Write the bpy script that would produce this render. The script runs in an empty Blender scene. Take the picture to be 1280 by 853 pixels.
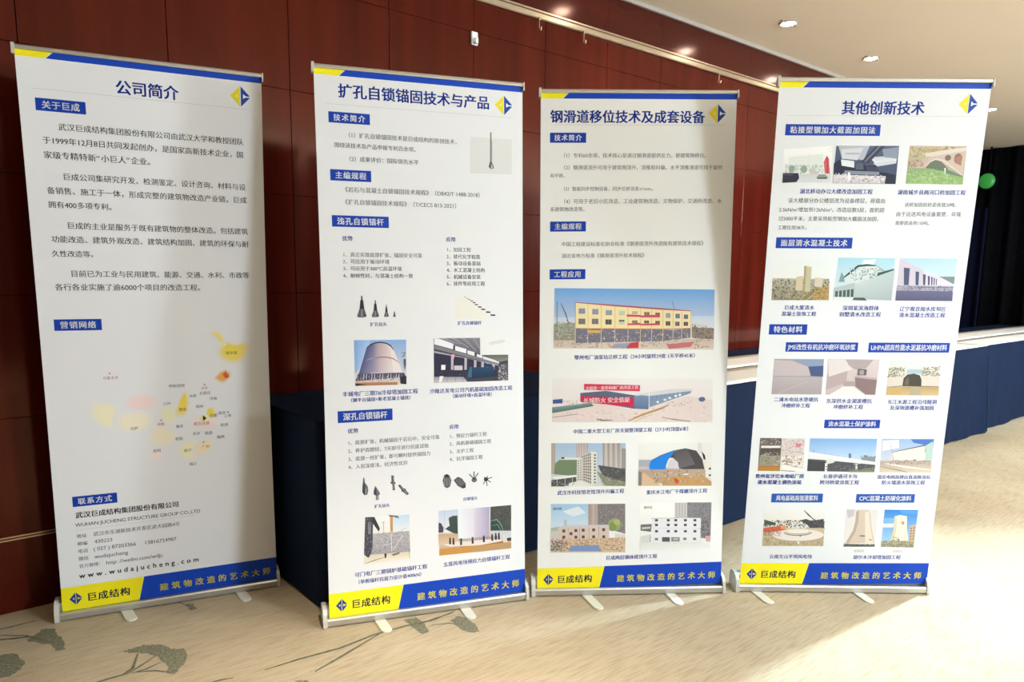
import bpy, bmesh, math, random, json
from mathutils import Vector, Matrix

# ------------------------------------------------------------------ camera, world, lights
SC = bpy.context.scene
COL = SC.collection
SC.view_settings.view_transform = 'Standard'
SC.view_settings.look = 'None'
SC.view_settings.gamma = 1.0
SC.view_settings.use_curve_mapping = False
SC.view_settings.exposure = 0.66

CAM_H = 1.34685
cam_data = bpy.data.cameras.new('camera')
cam = bpy.data.objects.new('camera', cam_data)
COL.objects.link(cam)
cam_data.sensor_fit = 'HORIZONTAL'
cam_data.sensor_width = 36.0
cam_data.lens = 36.0 * 926.352 / 1280.0
cam_data.shift_y = 52.805 / 1280.0
cam_data.clip_start = 0.05
CAM_AXES = ((0.767118, 0.635952, 0.08423), (-0.641394, 0.757898, 0.119179), (0.011955, -0.145449, 0.989293))   # rows x y z; columns right, forward, up
cam.matrix_world = Matrix([(r[0], r[2], -r[1], t) for r, t in zip(CAM_AXES, (-0.3238, -3.3787, CAM_H))] + [(0, 0, 0, 1)])
SC.camera = cam

world = bpy.data.worlds.new('world')
SC.world = world
world.use_nodes = True
world.node_tree.nodes['Background'].inputs[0].default_value = (0.9, 0.95, 1.0, 1)
world.node_tree.nodes['Background'].inputs[1].default_value = 0.02

# x runs along the panelled wall and the wall's face is y = 0; a runs along the panelled wall (to the right and away), d is the distance out from it
def wf(a, d, z=0.0):
    return Vector((a, -d, z))
H = 3.083

def light(name, kind, loc, energy, color, size=0.1, size_y=None, rot=(0, 0, 0), spot=None, blend=0.5):
    l = bpy.data.lights.new(name, kind)
    l.energy = energy
    l.color = color
    if kind == 'AREA':
        l.shape = 'RECTANGLE'
        l.size = size
        l.size_y = size_y or size
    else:
        l.shadow_soft_size = size
    if kind == 'SPOT':
        l.spot_size = math.radians(spot)
        l.spot_blend = blend
    o = bpy.data.objects.new(name, l)
    o.location = loc
    o.rotation_euler = rot
    COL.objects.link(o)
    return o
COOL = (0.765, 0.90, 1.0)
DAY = (0.60, 0.84, 1.0)
WARM = (1.0, 0.90, 0.74)
DOWN = 13.0                            # each recessed downlight by the wall
def aim(src, dst):
    return (Vector(dst) - Vector(src)).to_track_quat('-Z', 'Y').to_euler()
# unseen fill spots and points added over the hall, tilted spots for the floor
for sx, sd, pw, cl in ((1.9, 4.0, 120, COOL), (4.4, 5.4, 60, COOL), (6.8, 3.0, 120, DAY), (8.8, 3.2, 100, DAY)):
    light('fill_spot', 'SPOT', wf(sx, sd, H - 0.04), pw, cl, 0.10, spot=128, blend=0.55)  # added fill light without a fitting, brightens banners and floor
for px, py, pw in ((3.3, 8.0, 600), (6.2, 6.6, 560), (10.5, 6.9, 520)):
    light('fill_point', 'POINT', wf(px, py, 2.45), pw, COOL, 0.40)  # added fill point, no pendant hangs here; lifts ceiling and banners
light('floor_spot', 'SPOT', wf(5.2, 2.5, H - 0.05), 1150, DAY, 0.09, rot=aim(wf(5.2, 2.5, H), wf(2.75, 3.0, 0)), spot=58, blend=0.9)
light('floor_spot', 'SPOT', wf(0.6, 2.5, H - 0.05), 270, WARM, 0.06, rot=aim(wf(0.6, 2.5, H), wf(0.55, 1.85, 0)), spot=52, blend=1.0)  # added unseen spot, warms and brightens the left floor

# ------------------------------------------------------------------ materials
def srgb(h):
    h = h.lstrip('#')
    return tuple((lambda c: c / 12.92 if c <= 0.04045 else ((c + 0.055) / 1.055) ** 2.4)(int(h[i:i + 2], 16) / 255) for i in (0, 2, 4))

def mat(name, color, rough=0.5, metal=0.0, spec=0.5, emit=None, strength=0.0, bump=None, vary=None, tint=(1, 1, 1)):
    m = bpy.data.materials.new(name)
    m.use_nodes = True
    nt = m.node_tree
    b = nt.nodes['Principled BSDF']
    b.inputs['Base Color'].default_value = (*color, 1)
    b.inputs['Roughness'].default_value = rough
    b.inputs['Metallic'].default_value = metal
    b.inputs['Specular IOR Level'].default_value = spec
    b.inputs['Specular Tint'].default_value = (*tint, 1)
    if emit:
        b.inputs['Emission Color'].default_value = (*emit, 1)
        b.inputs['Emission Strength'].default_value = strength
    tc = nt.nodes.new('ShaderNodeTexCoord')
    if vary:                                   # (amount, scale xyz): gentle unevenness of the material itself
        amt, sc = vary
        mp = nt.nodes.new('ShaderNodeMapping')
        mp.inputs['Scale'].default_value = sc
        nz = nt.nodes.new('ShaderNodeTexNoise')
        nz.inputs['Scale'].default_value = 1.0
        nz.inputs['Detail'].default_value = 6.0
        rp = nt.nodes.new('ShaderNodeValToRGB')
        rp.color_ramp.elements[0].position = 0.3
        rp.color_ramp.elements[1].position = 0.7
        rp.color_ramp.elements[0].color = (*[c * (1 - amt) for c in color], 1)
        rp.color_ramp.elements[1].color = (*[min(1, c * (1 + amt)) for c in color], 1)
        nt.links.new(tc.outputs['Object'], mp.inputs['Vector'])
        nt.links.new(mp.outputs['Vector'], nz.inputs['Vector'])
        nt.links.new(nz.outputs['Fac'], rp.inputs['Fac'])
        nt.links.new(rp.outputs['Color'], b.inputs['Base Color'])
    if bump:
        sc, st, dist = bump
        nz = nt.nodes.new('ShaderNodeTexNoise')
        nz.inputs['Scale'].default_value = sc
        nz.inputs['Detail'].default_value = 4.0
        bp = nt.nodes.new('ShaderNodeBump')
        bp.inputs['Strength'].default_value = st
        bp.inputs['Distance'].default_value = dist
        nt.links.new(tc.outputs['Object'], nz.inputs['Vector'])
        nt.links.new(nz.outputs['Fac'], bp.inputs['Height'])
        nt.links.new(bp.outputs['Normal'], b.inputs['Normal'])
    return m

def carpet_material():
    m = mat('carpet_weave', (0.56, 0.45, 0.31), rough=0.95, spec=0.1)
    nt = m.node_tree
    b = nt.nodes['Principled BSDF']
    tc = nt.nodes.new('ShaderNodeTexCoord')
    def noise(scale, detail, rot):
        mp = nt.nodes.new('ShaderNodeMapping')
        mp.inputs['Rotation'].default_value = (0, 0, rot)
        mp.inputs['Scale'].default_value = scale
        nz = nt.nodes.new('ShaderNodeTexNoise')
        nz.inputs['Scale'].default_value = 1.0
        nz.inputs['Detail'].default_value = detail
        nt.links.new(tc.outputs['Object'], mp.inputs['Vector'])
        nt.links.new(mp.outputs['Vector'], nz.inputs['Vector'])
        return nz
    def ramp(n, p0, c0, p1, c1):
        r = nt.nodes.new('ShaderNodeValToRGB')
        r.color_ramp.elements[0].position = p0
        r.color_ramp.elements[0].color = (*c0, 1)
        r.color_ramp.elements[1].position = p1
        r.color_ramp.elements[1].color = (*c1, 1)
        nt.links.new(n.outputs['Fac'], r.inputs['Fac'])
        return r
    def mul(a, c, f=1.0):
        x = nt.nodes.new('ShaderNodeMix')
        x.data_type = 'RGBA'
        x.blend_type = 'MULTIPLY'
        x.inputs[0].default_value = f
        nt.links.new(a, x.inputs[6])
        nt.links.new(c, x.inputs[7])
        return x.outputs[2]
    base = ramp(noise((1.1, 1.1, 1), 3, 0.0), 0.35, CARPET_A, 0.65, CARPET_B)
    streak = ramp(noise((9, 130, 1), 4, math.radians(8)), 0.34, (0.80, 0.78, 0.75), 0.54, (1, 1, 1))
    fine = ramp(noise((260, 260, 1), 2, 0.0), 0.3, (0.82, 0.82, 0.82), 0.7, (1, 1, 1))
    c = mul(mul(base.outputs['Color'], streak.outputs['Color']), fine.outputs['Color'])
    nt.links.new(c, b.inputs['Base Color'])
    bp = nt.nodes.new('ShaderNodeBump')
    bp.inputs['Strength'].default_value = 0.4
    bp.inputs['Distance'].default_value = 0.003
    nz = noise((320, 320, 1), 2, 0.0)
    nt.links.new(nz.outputs['Fac'], bp.inputs['Height'])
    nt.links.new(bp.outputs['Normal'], b.inputs['Normal'])
    return m

CARPET_A = (0.455, 0.355, 0.23)
CARPET_B = (0.55, 0.445, 0.305)
M = {
    'carpet': carpet_material(),
    'motif': mat('carpet_motif_green', (0.195, 0.185, 0.125), 0.95, spec=0.05, vary=(0.4, (110, 110, 40))),
    'stem': mat('carpet_stem_green', (0.14, 0.135, 0.09), 0.95, spec=0.05, vary=(0.3, (60, 60, 60))),
    'ceiling': mat('ceiling_paint', (0.86, 0.76, 0.63), 0.85, spec=0.2, vary=(0.02, (1, 1, 1))),
    'wood': mat('red_lacquered_veneer', (0.076, 0.0082, 0.0043), 0.12, spec=0.34, vary=(0.25, (9, 9, 0.7)), tint=(1.0, 0.55, 0.42)),
    'wood_frieze': mat('red_lacquered_frieze', (0.050, 0.0055, 0.0035), 0.17, spec=0.62, vary=(0.25, (0.7, 0.7, 9)), tint=(1.0, 0.5, 0.4)),
    'groove': mat('panel_joint_shadow_gap', (0.012, 0.004, 0.003), 0.7, spec=0.1),
    'brass': mat('pale_brass', (0.62, 0.50, 0.36), 0.28, metal=1.0, bump=(60, 0.05, 0.001)),
    'cornice': mat('cornice_grey', (0.34, 0.30, 0.27), 0.6),
    'wall_plain': mat('brown_wall_covering', (0.055, 0.05, 0.05), 0.8, spec=0.1, vary=(0.1, (6, 6, 2))),
    'black': mat('black_backdrop', (0.003, 0.003, 0.004), 0.9, spec=0.05, vary=(0.2, (3, 3, 3))),
    'navy_dark': mat('dark_navy_curtain', (0.006, 0.007, 0.022), 0.9, spec=0.05, vary=(0.2, (8, 8, 2))),
    'alu': mat('satin_aluminium', (0.56, 0.55, 0.52), 0.36, metal=0.8, vary=(0.04, (2, 90, 90))),
    'cap': mat('pale_grey_plastic', (0.55, 0.53, 0.47), 0.45),
    'foot': mat('white_coated_steel_foot', (0.70, 0.67, 0.58), 0.4),
    'pole': mat('dark_steel_pole', (0.22, 0.22, 0.23), 0.4, metal=0.8),
    'slot': mat('dark_slot', (0.015, 0.015, 0.016), 0.7),
    'navy': mat('navy_table_cloth', (0.0045, 0.0125, 0.038), 0.8, spec=0.12, bump=(400, 0.2, 0.001), vary=(0.12, (5, 5, 5))),
    'white_cloth': mat('white_table_cloth', (0.80, 0.77, 0.72), 0.85, spec=0.2, bump=(300, 0.2, 0.001)),
    'steel': mat('table_leg_steel', (0.25, 0.25, 0.26), 0.4, metal=0.8),
    'tabletop': mat('table_board', (0.35, 0.25, 0.17), 0.5),
    'ring': mat('downlight_ring', (0.42, 0.36, 0.30), 0.4, metal=0.3),
    'lens': mat('downlight_lens', (1, 1, 1), 0.5, emit=(1.0, 0.90, 0.74), strength=45.0),
    'white': mat('white_plastic', (0.85, 0.84, 0.82), 0.4),
    'green': mat('green_lens', (0.02, 0.12, 0.03), 0.4, emit=(0.12, 1.0, 0.14), strength=0.12),
}

def print_material():
    m = mat('printed_banner_film', (1, 1, 1), 0.55, spec=0.25)
    nt = m.node_tree
    at = nt.nodes.new('ShaderNodeVertexColor')
    at.layer_name = 'Ink'
    nt.links.new(at.outputs['Color'], nt.nodes['Principled BSDF'].inputs['Base Color'])
    return m
M['print'] = print_material()

# ------------------------------------------------------------------ mesh helpers
def link(name, bm, mats, parent=None, smooth=False):
    me = bpy.data.meshes.new(name)
    bm.normal_update()
    bm.to_mesh(me)
    bm.free()
    for x in (mats if isinstance(mats, (list, tuple)) else [mats]):
        me.materials.append(x)
    if smooth:
        for p in me.polygons:
            p.use_smooth = True
    o = bpy.data.objects.new(name, me)
    COL.objects.link(o)
    if parent:
        o.parent = parent
    return o

def box(bm, x0, x1, y0, y1, z0, z1, bev=0.0, mi=0, M4=None):
    r = bmesh.ops.create_cube(bm, size=1.0)
    vs = r['verts']
    for v in vs:
        v.co = Vector(((x0 + x1) / 2 + v.co.x * (x1 - x0), (y0 + y1) / 2 + v.co.y * (y1 - y0), (z0 + z1) / 2 + v.co.z * (z1 - z0)))
    fs = list({f for v in vs for f in v.link_faces})
    for f in fs:
        f.material_index = mi
    if bev > 0:
        es = list({e for v in vs for e in v.link_edges})
        r2 = bmesh.ops.bevel(bm, geom=es, offset=bev, segments=2, affect='EDGES', profile=0.5)
        vs = list({v for f in r2['faces'] for v in f.verts} | {v for v in vs if v.is_valid})
        for f in {f for v in vs for f in v.link_faces}:
            f.material_index = mi
    if M4 is not None:
        for v in vs:
            v.co = M4 @ v.co
    return vs

def prism(bm, pts, y0, y1, axis='x', mi=0):
    """extrude a closed 2-D outline between two stations of an axis"""
    def at(p, t):
        return {'x': (t, p[0], p[1]), 'y': (p[0], t, p[1]), 'z': (p[0], p[1], t)}[axis]
    a = [bm.verts.new(at(p, y0)) for p in pts]
    b = [bm.verts.new(at(p, y1)) for p in pts]
    n = len(pts)
    fs = [bm.faces.new(a[::-1]), bm.faces.new(b)]
    for i in range(n):
        fs.append(bm.faces.new((a[i], a[(i + 1) % n], b[(i + 1) % n], b[i])))
    for f in fs:
        f.material_index = mi
    bmesh.ops.recalc_face_normals(bm, faces=fs)
    return a + b

def tube(bm, p0, p1, r, seg=12, r2=None):
    p0, p1 = Vector(p0), Vector(p1)
    q = (p1 - p0).to_track_quat('Z', 'Y')
    rings = []
    for p, rr in ((p0, r), (p1, r2 or r)):
        rings.append([bm.verts.new(p + q @ Vector((math.cos(t) * rr, math.sin(t) * rr, 0))) for t in [2 * math.pi * k / seg for k in range(seg)]])
    for k in range(seg):
        bm.faces.new((rings[0][k], rings[0][(k + 1) % seg], rings[1][(k + 1) % seg], rings[1][k]))
    bm.faces.new(rings[0][::-1])
    bm.faces.new(rings[1])

def lathe(bm, prof, seg=24, M4=None, mi=0):
    rings = []
    for r, z in prof:
        rings.append([bm.verts.new((r * math.cos(2 * math.pi * k / seg), r * math.sin(2 * math.pi * k / seg), z)) for k in range(seg)])
    fs = []
    for a, b in zip(rings, rings[1:]):
        for k in range(seg):
            fs.append(bm.faces.new((a[k], a[(k + 1) % seg], b[(k + 1) % seg], b[k])))
    fs.append(bm.faces.new(rings[0][::-1]))
    fs.append(bm.faces.new(rings[-1]))
    for f in fs:
        f.material_index = mi
    bmesh.ops.recalc_face_normals(bm, faces=fs)
    if M4 is not None:
        for rg in rings:
            for v in rg:
                v.co = M4 @ v.co

def thing(name, label, cat, loc=(0, 0, 0), rotz=0.0, group=None):
    o = bpy.data.objects.new(name, None)
    COL.objects.link(o)
    o.empty_display_size = 0.1
    o.location = loc
    o.rotation_euler = (0, 0, rotz)
    return tag(o, label, cat, group)

def tag(o, label, cat, group=None):
    o['label'] = label
    o['category'] = cat
    if group:
        o['group'] = group
    return o

def struct(name, bm, mats, parent=None):
    o = link(name, bm, mats, parent)
    o['kind'] = 'structure'
    return o

# ------------------------------------------------------------------ the room
A0, A1, D1 = -5.5, 13.0, 8.6          # extent along the wall, and out to the opposite wall
A_END = 8.62                          # the panelled wall stops here; the hall goes on behind it
def place(o):
    return o
bm = bmesh.new()
box(bm, A0, A1, -D1, 3.2, -0.10, 0.0)
floor = place(struct('floor', bm, M['carpet']))
bm = bmesh.new()
box(bm, A0, A1, -D1, 3.2, H, H + 0.1)
place(struct('ceiling', bm, M['ceiling']))

# panelled wall: lacquered panels with open joints
bm = bmesh.new()
box(bm, A0, A_END, 0.012, 0.16, 0.0, H, mi=1)
zs = [0.0, 0.306, 0.776, 1.246, 1.698, 2.168, 2.635, 2.795]
xs = [A0]
x = 0.12 - 0.523 * 10
while x < A_END - 0.2:
    xs.append(x)
    x += 0.523
xs.append(A_END)
g = 0.0016
for i in range(len(xs) - 1):
    for j in range(len(zs) - 1):
        box(bm, xs[i] + g, xs[i + 1] - g, 0.0, 0.0125, zs[j] + (g * .7 if j else 0), zs[j + 1] - g * .7, bev=0.0007, mi=0)
    box(bm, xs[i] + g * .4, xs[i + 1] - g * .4, 0.0, 0.0125, 2.84, H, mi=2)
place(struct('wall_back', bm, [M['wood'], M['groove'], M['wood_frieze']]))
bm = bmesh.new()
box(bm, A0, A_END, -0.004, 0.0, 0.293, 0.298)
box(bm, A0, A_END, -0.004, 0.0, 0.304, 0.309)
place(struct('baseboard_back', bm, M['brass']))
bm = bmesh.new()                      # picture rail: a stepped pale brass profile
prism(bm, [(0.0, 2.795), (-0.016, 2.795), (-0.022, 2.800), (-0.022, 2.824), (-0.030, 2.829), (-0.030, 2.838), (0.0, 2.842)], A0, A_END, 'x')
place(struct('trim_1', bm, M['brass']))
bm = bmesh.new()
prism(bm, [(0.0, H - 0.022), (-0.018, H - 0.022), (-0.022, H - 0.012), (-0.022, H), (0.0, H)], A0, A_END, 'x')
place(struct('trim_2', bm, M['cornice']))

bm = bmesh.new(); box(bm, A0, A1, -D1 - 0.1, -D1, 0, H); place(struct('wall_front', bm, M['wall_plain']))
bm = bmesh.new(); box(bm, A0 - 0.1, A0, -D1, 3.2, 0, H); place(struct('wall_left', bm, M['wall_plain']))
bm = bmesh.new(); box(bm, A1, A1 + 0.1, -D1, 3.2, 0, H); place(struct('wall_right', bm, M['black']))
bm = bmesh.new(); box(bm, A_END, A1, 3.2, 3.3, 0, H); place(struct('wall_recess', bm, M['black']))

# carpet motifs woven into the floor
MOTIF = json.loads('''[["leaf",0,[[0.215,-0.602],[0.239,-0.598],[0.278,-0.6],[0.313,-0.618],[0.333,-0.644],[0.355,-0.695],[0.385,-0.715],[0.38,-0.77],[0.352,-0.828],[0.314,-0.873],[0.289,-0.857],[0.308,-0.803],[0.296,-0.719],[0.273,-0.675],[0.247,-0.64],[0.224,-0.629]]],["stem",0.012,[[0.067,-0.768],[0.12,-0.77],[0.175,-0.772],[0.209,-0.748],[0.248,-0.653]]],["stem",0.01,[[0.182,-0.778],[0.229,-0.751],[0.29,-0.71]]],["stem",0.009,[[0.198,-0.78],[0.246,-0.782],[0.295,-0.764]]],["stem",0.009,[[0.213,-0.782],[0.264,-0.81],[0.297,-0.849]]],["leaf",0,[[-0.042,-0.295],[-0.005,-0.265],[0.016,-0.23],[0.052,-0.25],[0.051,-0.297],[0.063,-0.371],[0.055,-0.456],[0.029,-0.454],[0.019,-0.386],[-0.008,-0.347],[-0.033,-0.322]]],["stem",0.012,[[-0.138,-0.133],[-0.073,-0.14],[0.007,-0.138]]],["stem",0.014,[[-0.161,-0.21],[-0.07,-0.257],[0.008,-0.289]]],["stem",0.01,[[-0.112,-0.193],[-0.037,-0.258],[0.016,-0.351]]],["leaf",0,[[-0.172,-0.34],[-0.128,-0.364],[-0.084,-0.387],[-0.067,-0.47],[-0.085,-0.522],[-0.117,-0.549],[-0.146,-0.541],[-0.187,-0.524]]],["leaf",0,[[0.499,-0.34],[0.524,-0.36],[0.522,-0.419],[0.498,-0.413]]],["stem",0.01,[[0.463,-0.233],[0.504,-0.375]]],["stem",0.01,[[0.368,-1.0],[0.416,-1.008],[0.455,-1.022]]],["stem",0.011,[[0.554,-1.038],[0.679,-1.043],[0.824,-1.062],[0.97,-1.049],[1.095,-1.062],[1.203,-1.087],[1.323,-1.077]]],["stem",0.011,[[0.683,-1.155],[0.812,-1.114],[0.997,-1.053]]],["leaf",0,[[1.12,-1.021],[1.167,-1.021],[1.172,-1.08],[1.142,-1.159],[1.111,-1.155],[1.113,-1.101]]],["leaf",0,[[1.259,-1.132],[1.307,-1.122],[1.322,-1.152],[1.32,-1.216],[1.292,-1.278],[1.257,-1.257],[1.252,-1.198]]],["stem",0.008,[[1.143,-1.082],[1.223,-1.08],[1.309,-1.085]]],["stem",0.007,[[1.181,-1.12],[1.241,-1.146],[1.271,-1.184]]],["leaf",0,[[0.611,-1.168],[0.639,-1.185],[0.638,-1.213],[0.605,-1.195]]]]''')
def flat(bm, pts, z):
    vs = [bm.verts.new((px, py, z)) for px, py in pts]
    f = bm.faces.new(vs)
    f.normal_update()
    if f.normal.z < 0:
        f.normal_flip()
def ribbon(pts, w):
    L, Rr = [], []
    for i, p in enumerate(pts):
        a, b = Vector(pts[max(i - 1, 0)]), Vector(pts[min(i + 1, len(pts) - 1)])
        t = (b - a).normalized()
        n_ = Vector((-t.y, t.x))
        ww = w * (0.45 if i in (0, len(pts) - 1) else 1.0)
        L.append(tuple(Vector(p) + n_ * ww / 2)); Rr.append(tuple(Vector(p) - n_ * ww / 2))
    return L, Rr
rnd = random.Random(3)
bml, bms = bmesh.new(), bmesh.new()
for k, (kind, w, pts) in enumerate(MOTIF):
    z = 0.0006 + 0.0001 * (k % 5)
    if kind == 'leaf':
        out = []
        n_ = len(pts)
        for i in range(n_):               # feathered outline, as woven
            a, b = Vector(pts[i]), Vector(pts[(i + 1) % n_])
            for s in range(4):
                q = a.lerp(b, s / 4)
                out.append((q.x + rnd.uniform(-.004, .004), q.y + rnd.uniform(-.006, .006)))
        flat(bml, out, z)
    else:
        L, Rr = ribbon([tuple(q) for q in pts], w)
        for i in range(len(L) - 1):
            flat(bms, [L[i], L[i + 1], Rr[i + 1], Rr[i]], z)
bmesh.ops.triangulate(bml, faces=bml.faces[:])
for nm, b_, m_ in (('carpet_leaf_motif', bml, M['motif']), ('carpet_stem_motif', bms, M['stem'])):
    o = link(nm, b_, m_)
    o.parent = floor
    o['kind'] = 'structure'

# ------------------------------------------------------------------ roll-up banners
PW, PH, ZB = 800.0, 2047.5, 0.034
SHEET = [  # x, y, turn, lean back, sideways tilt, then the sheet's own four corners (TL, TR, BL, BR) in metres, and how far each edge curls in
    (0.47822, -0.29615, -0.25041, -0.03795, -0.00035, [(-0.3984, 2.05), (0.398, 2.0492), (-0.3996, 0.0009), (0.3995, 0.0007)], (0.004, 0.008), '#e2e2e6'),
    (1.24599, -1.02357, -0.36258, 0.05968, 0.00045, [(-0.3987, 2.0443), (0.3999, 2.0491), (-0.401, -0.0028), (0.3991, 0.0013)], (0.006, 0.004), '#dcdcdf'),
    (2.00643, -1.40583, -0.62507, 0.05742, -0.00479, [(-0.3987, 2.037), (0.4038, 2.0513), (-0.401, -0.0092), (0.3951, 0.0046)], (0.003, 0.004), '#e4e4e4'),
    (2.71218, -1.9411, -0.69765, -0.06382, -0.00544, [(-0.3991, 2.0497), (0.3991, 2.0489), (-0.4048, -0.0001), (0.4037, 0.0059)], (0.004, 0.006), '#dadce0'),
]
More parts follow.
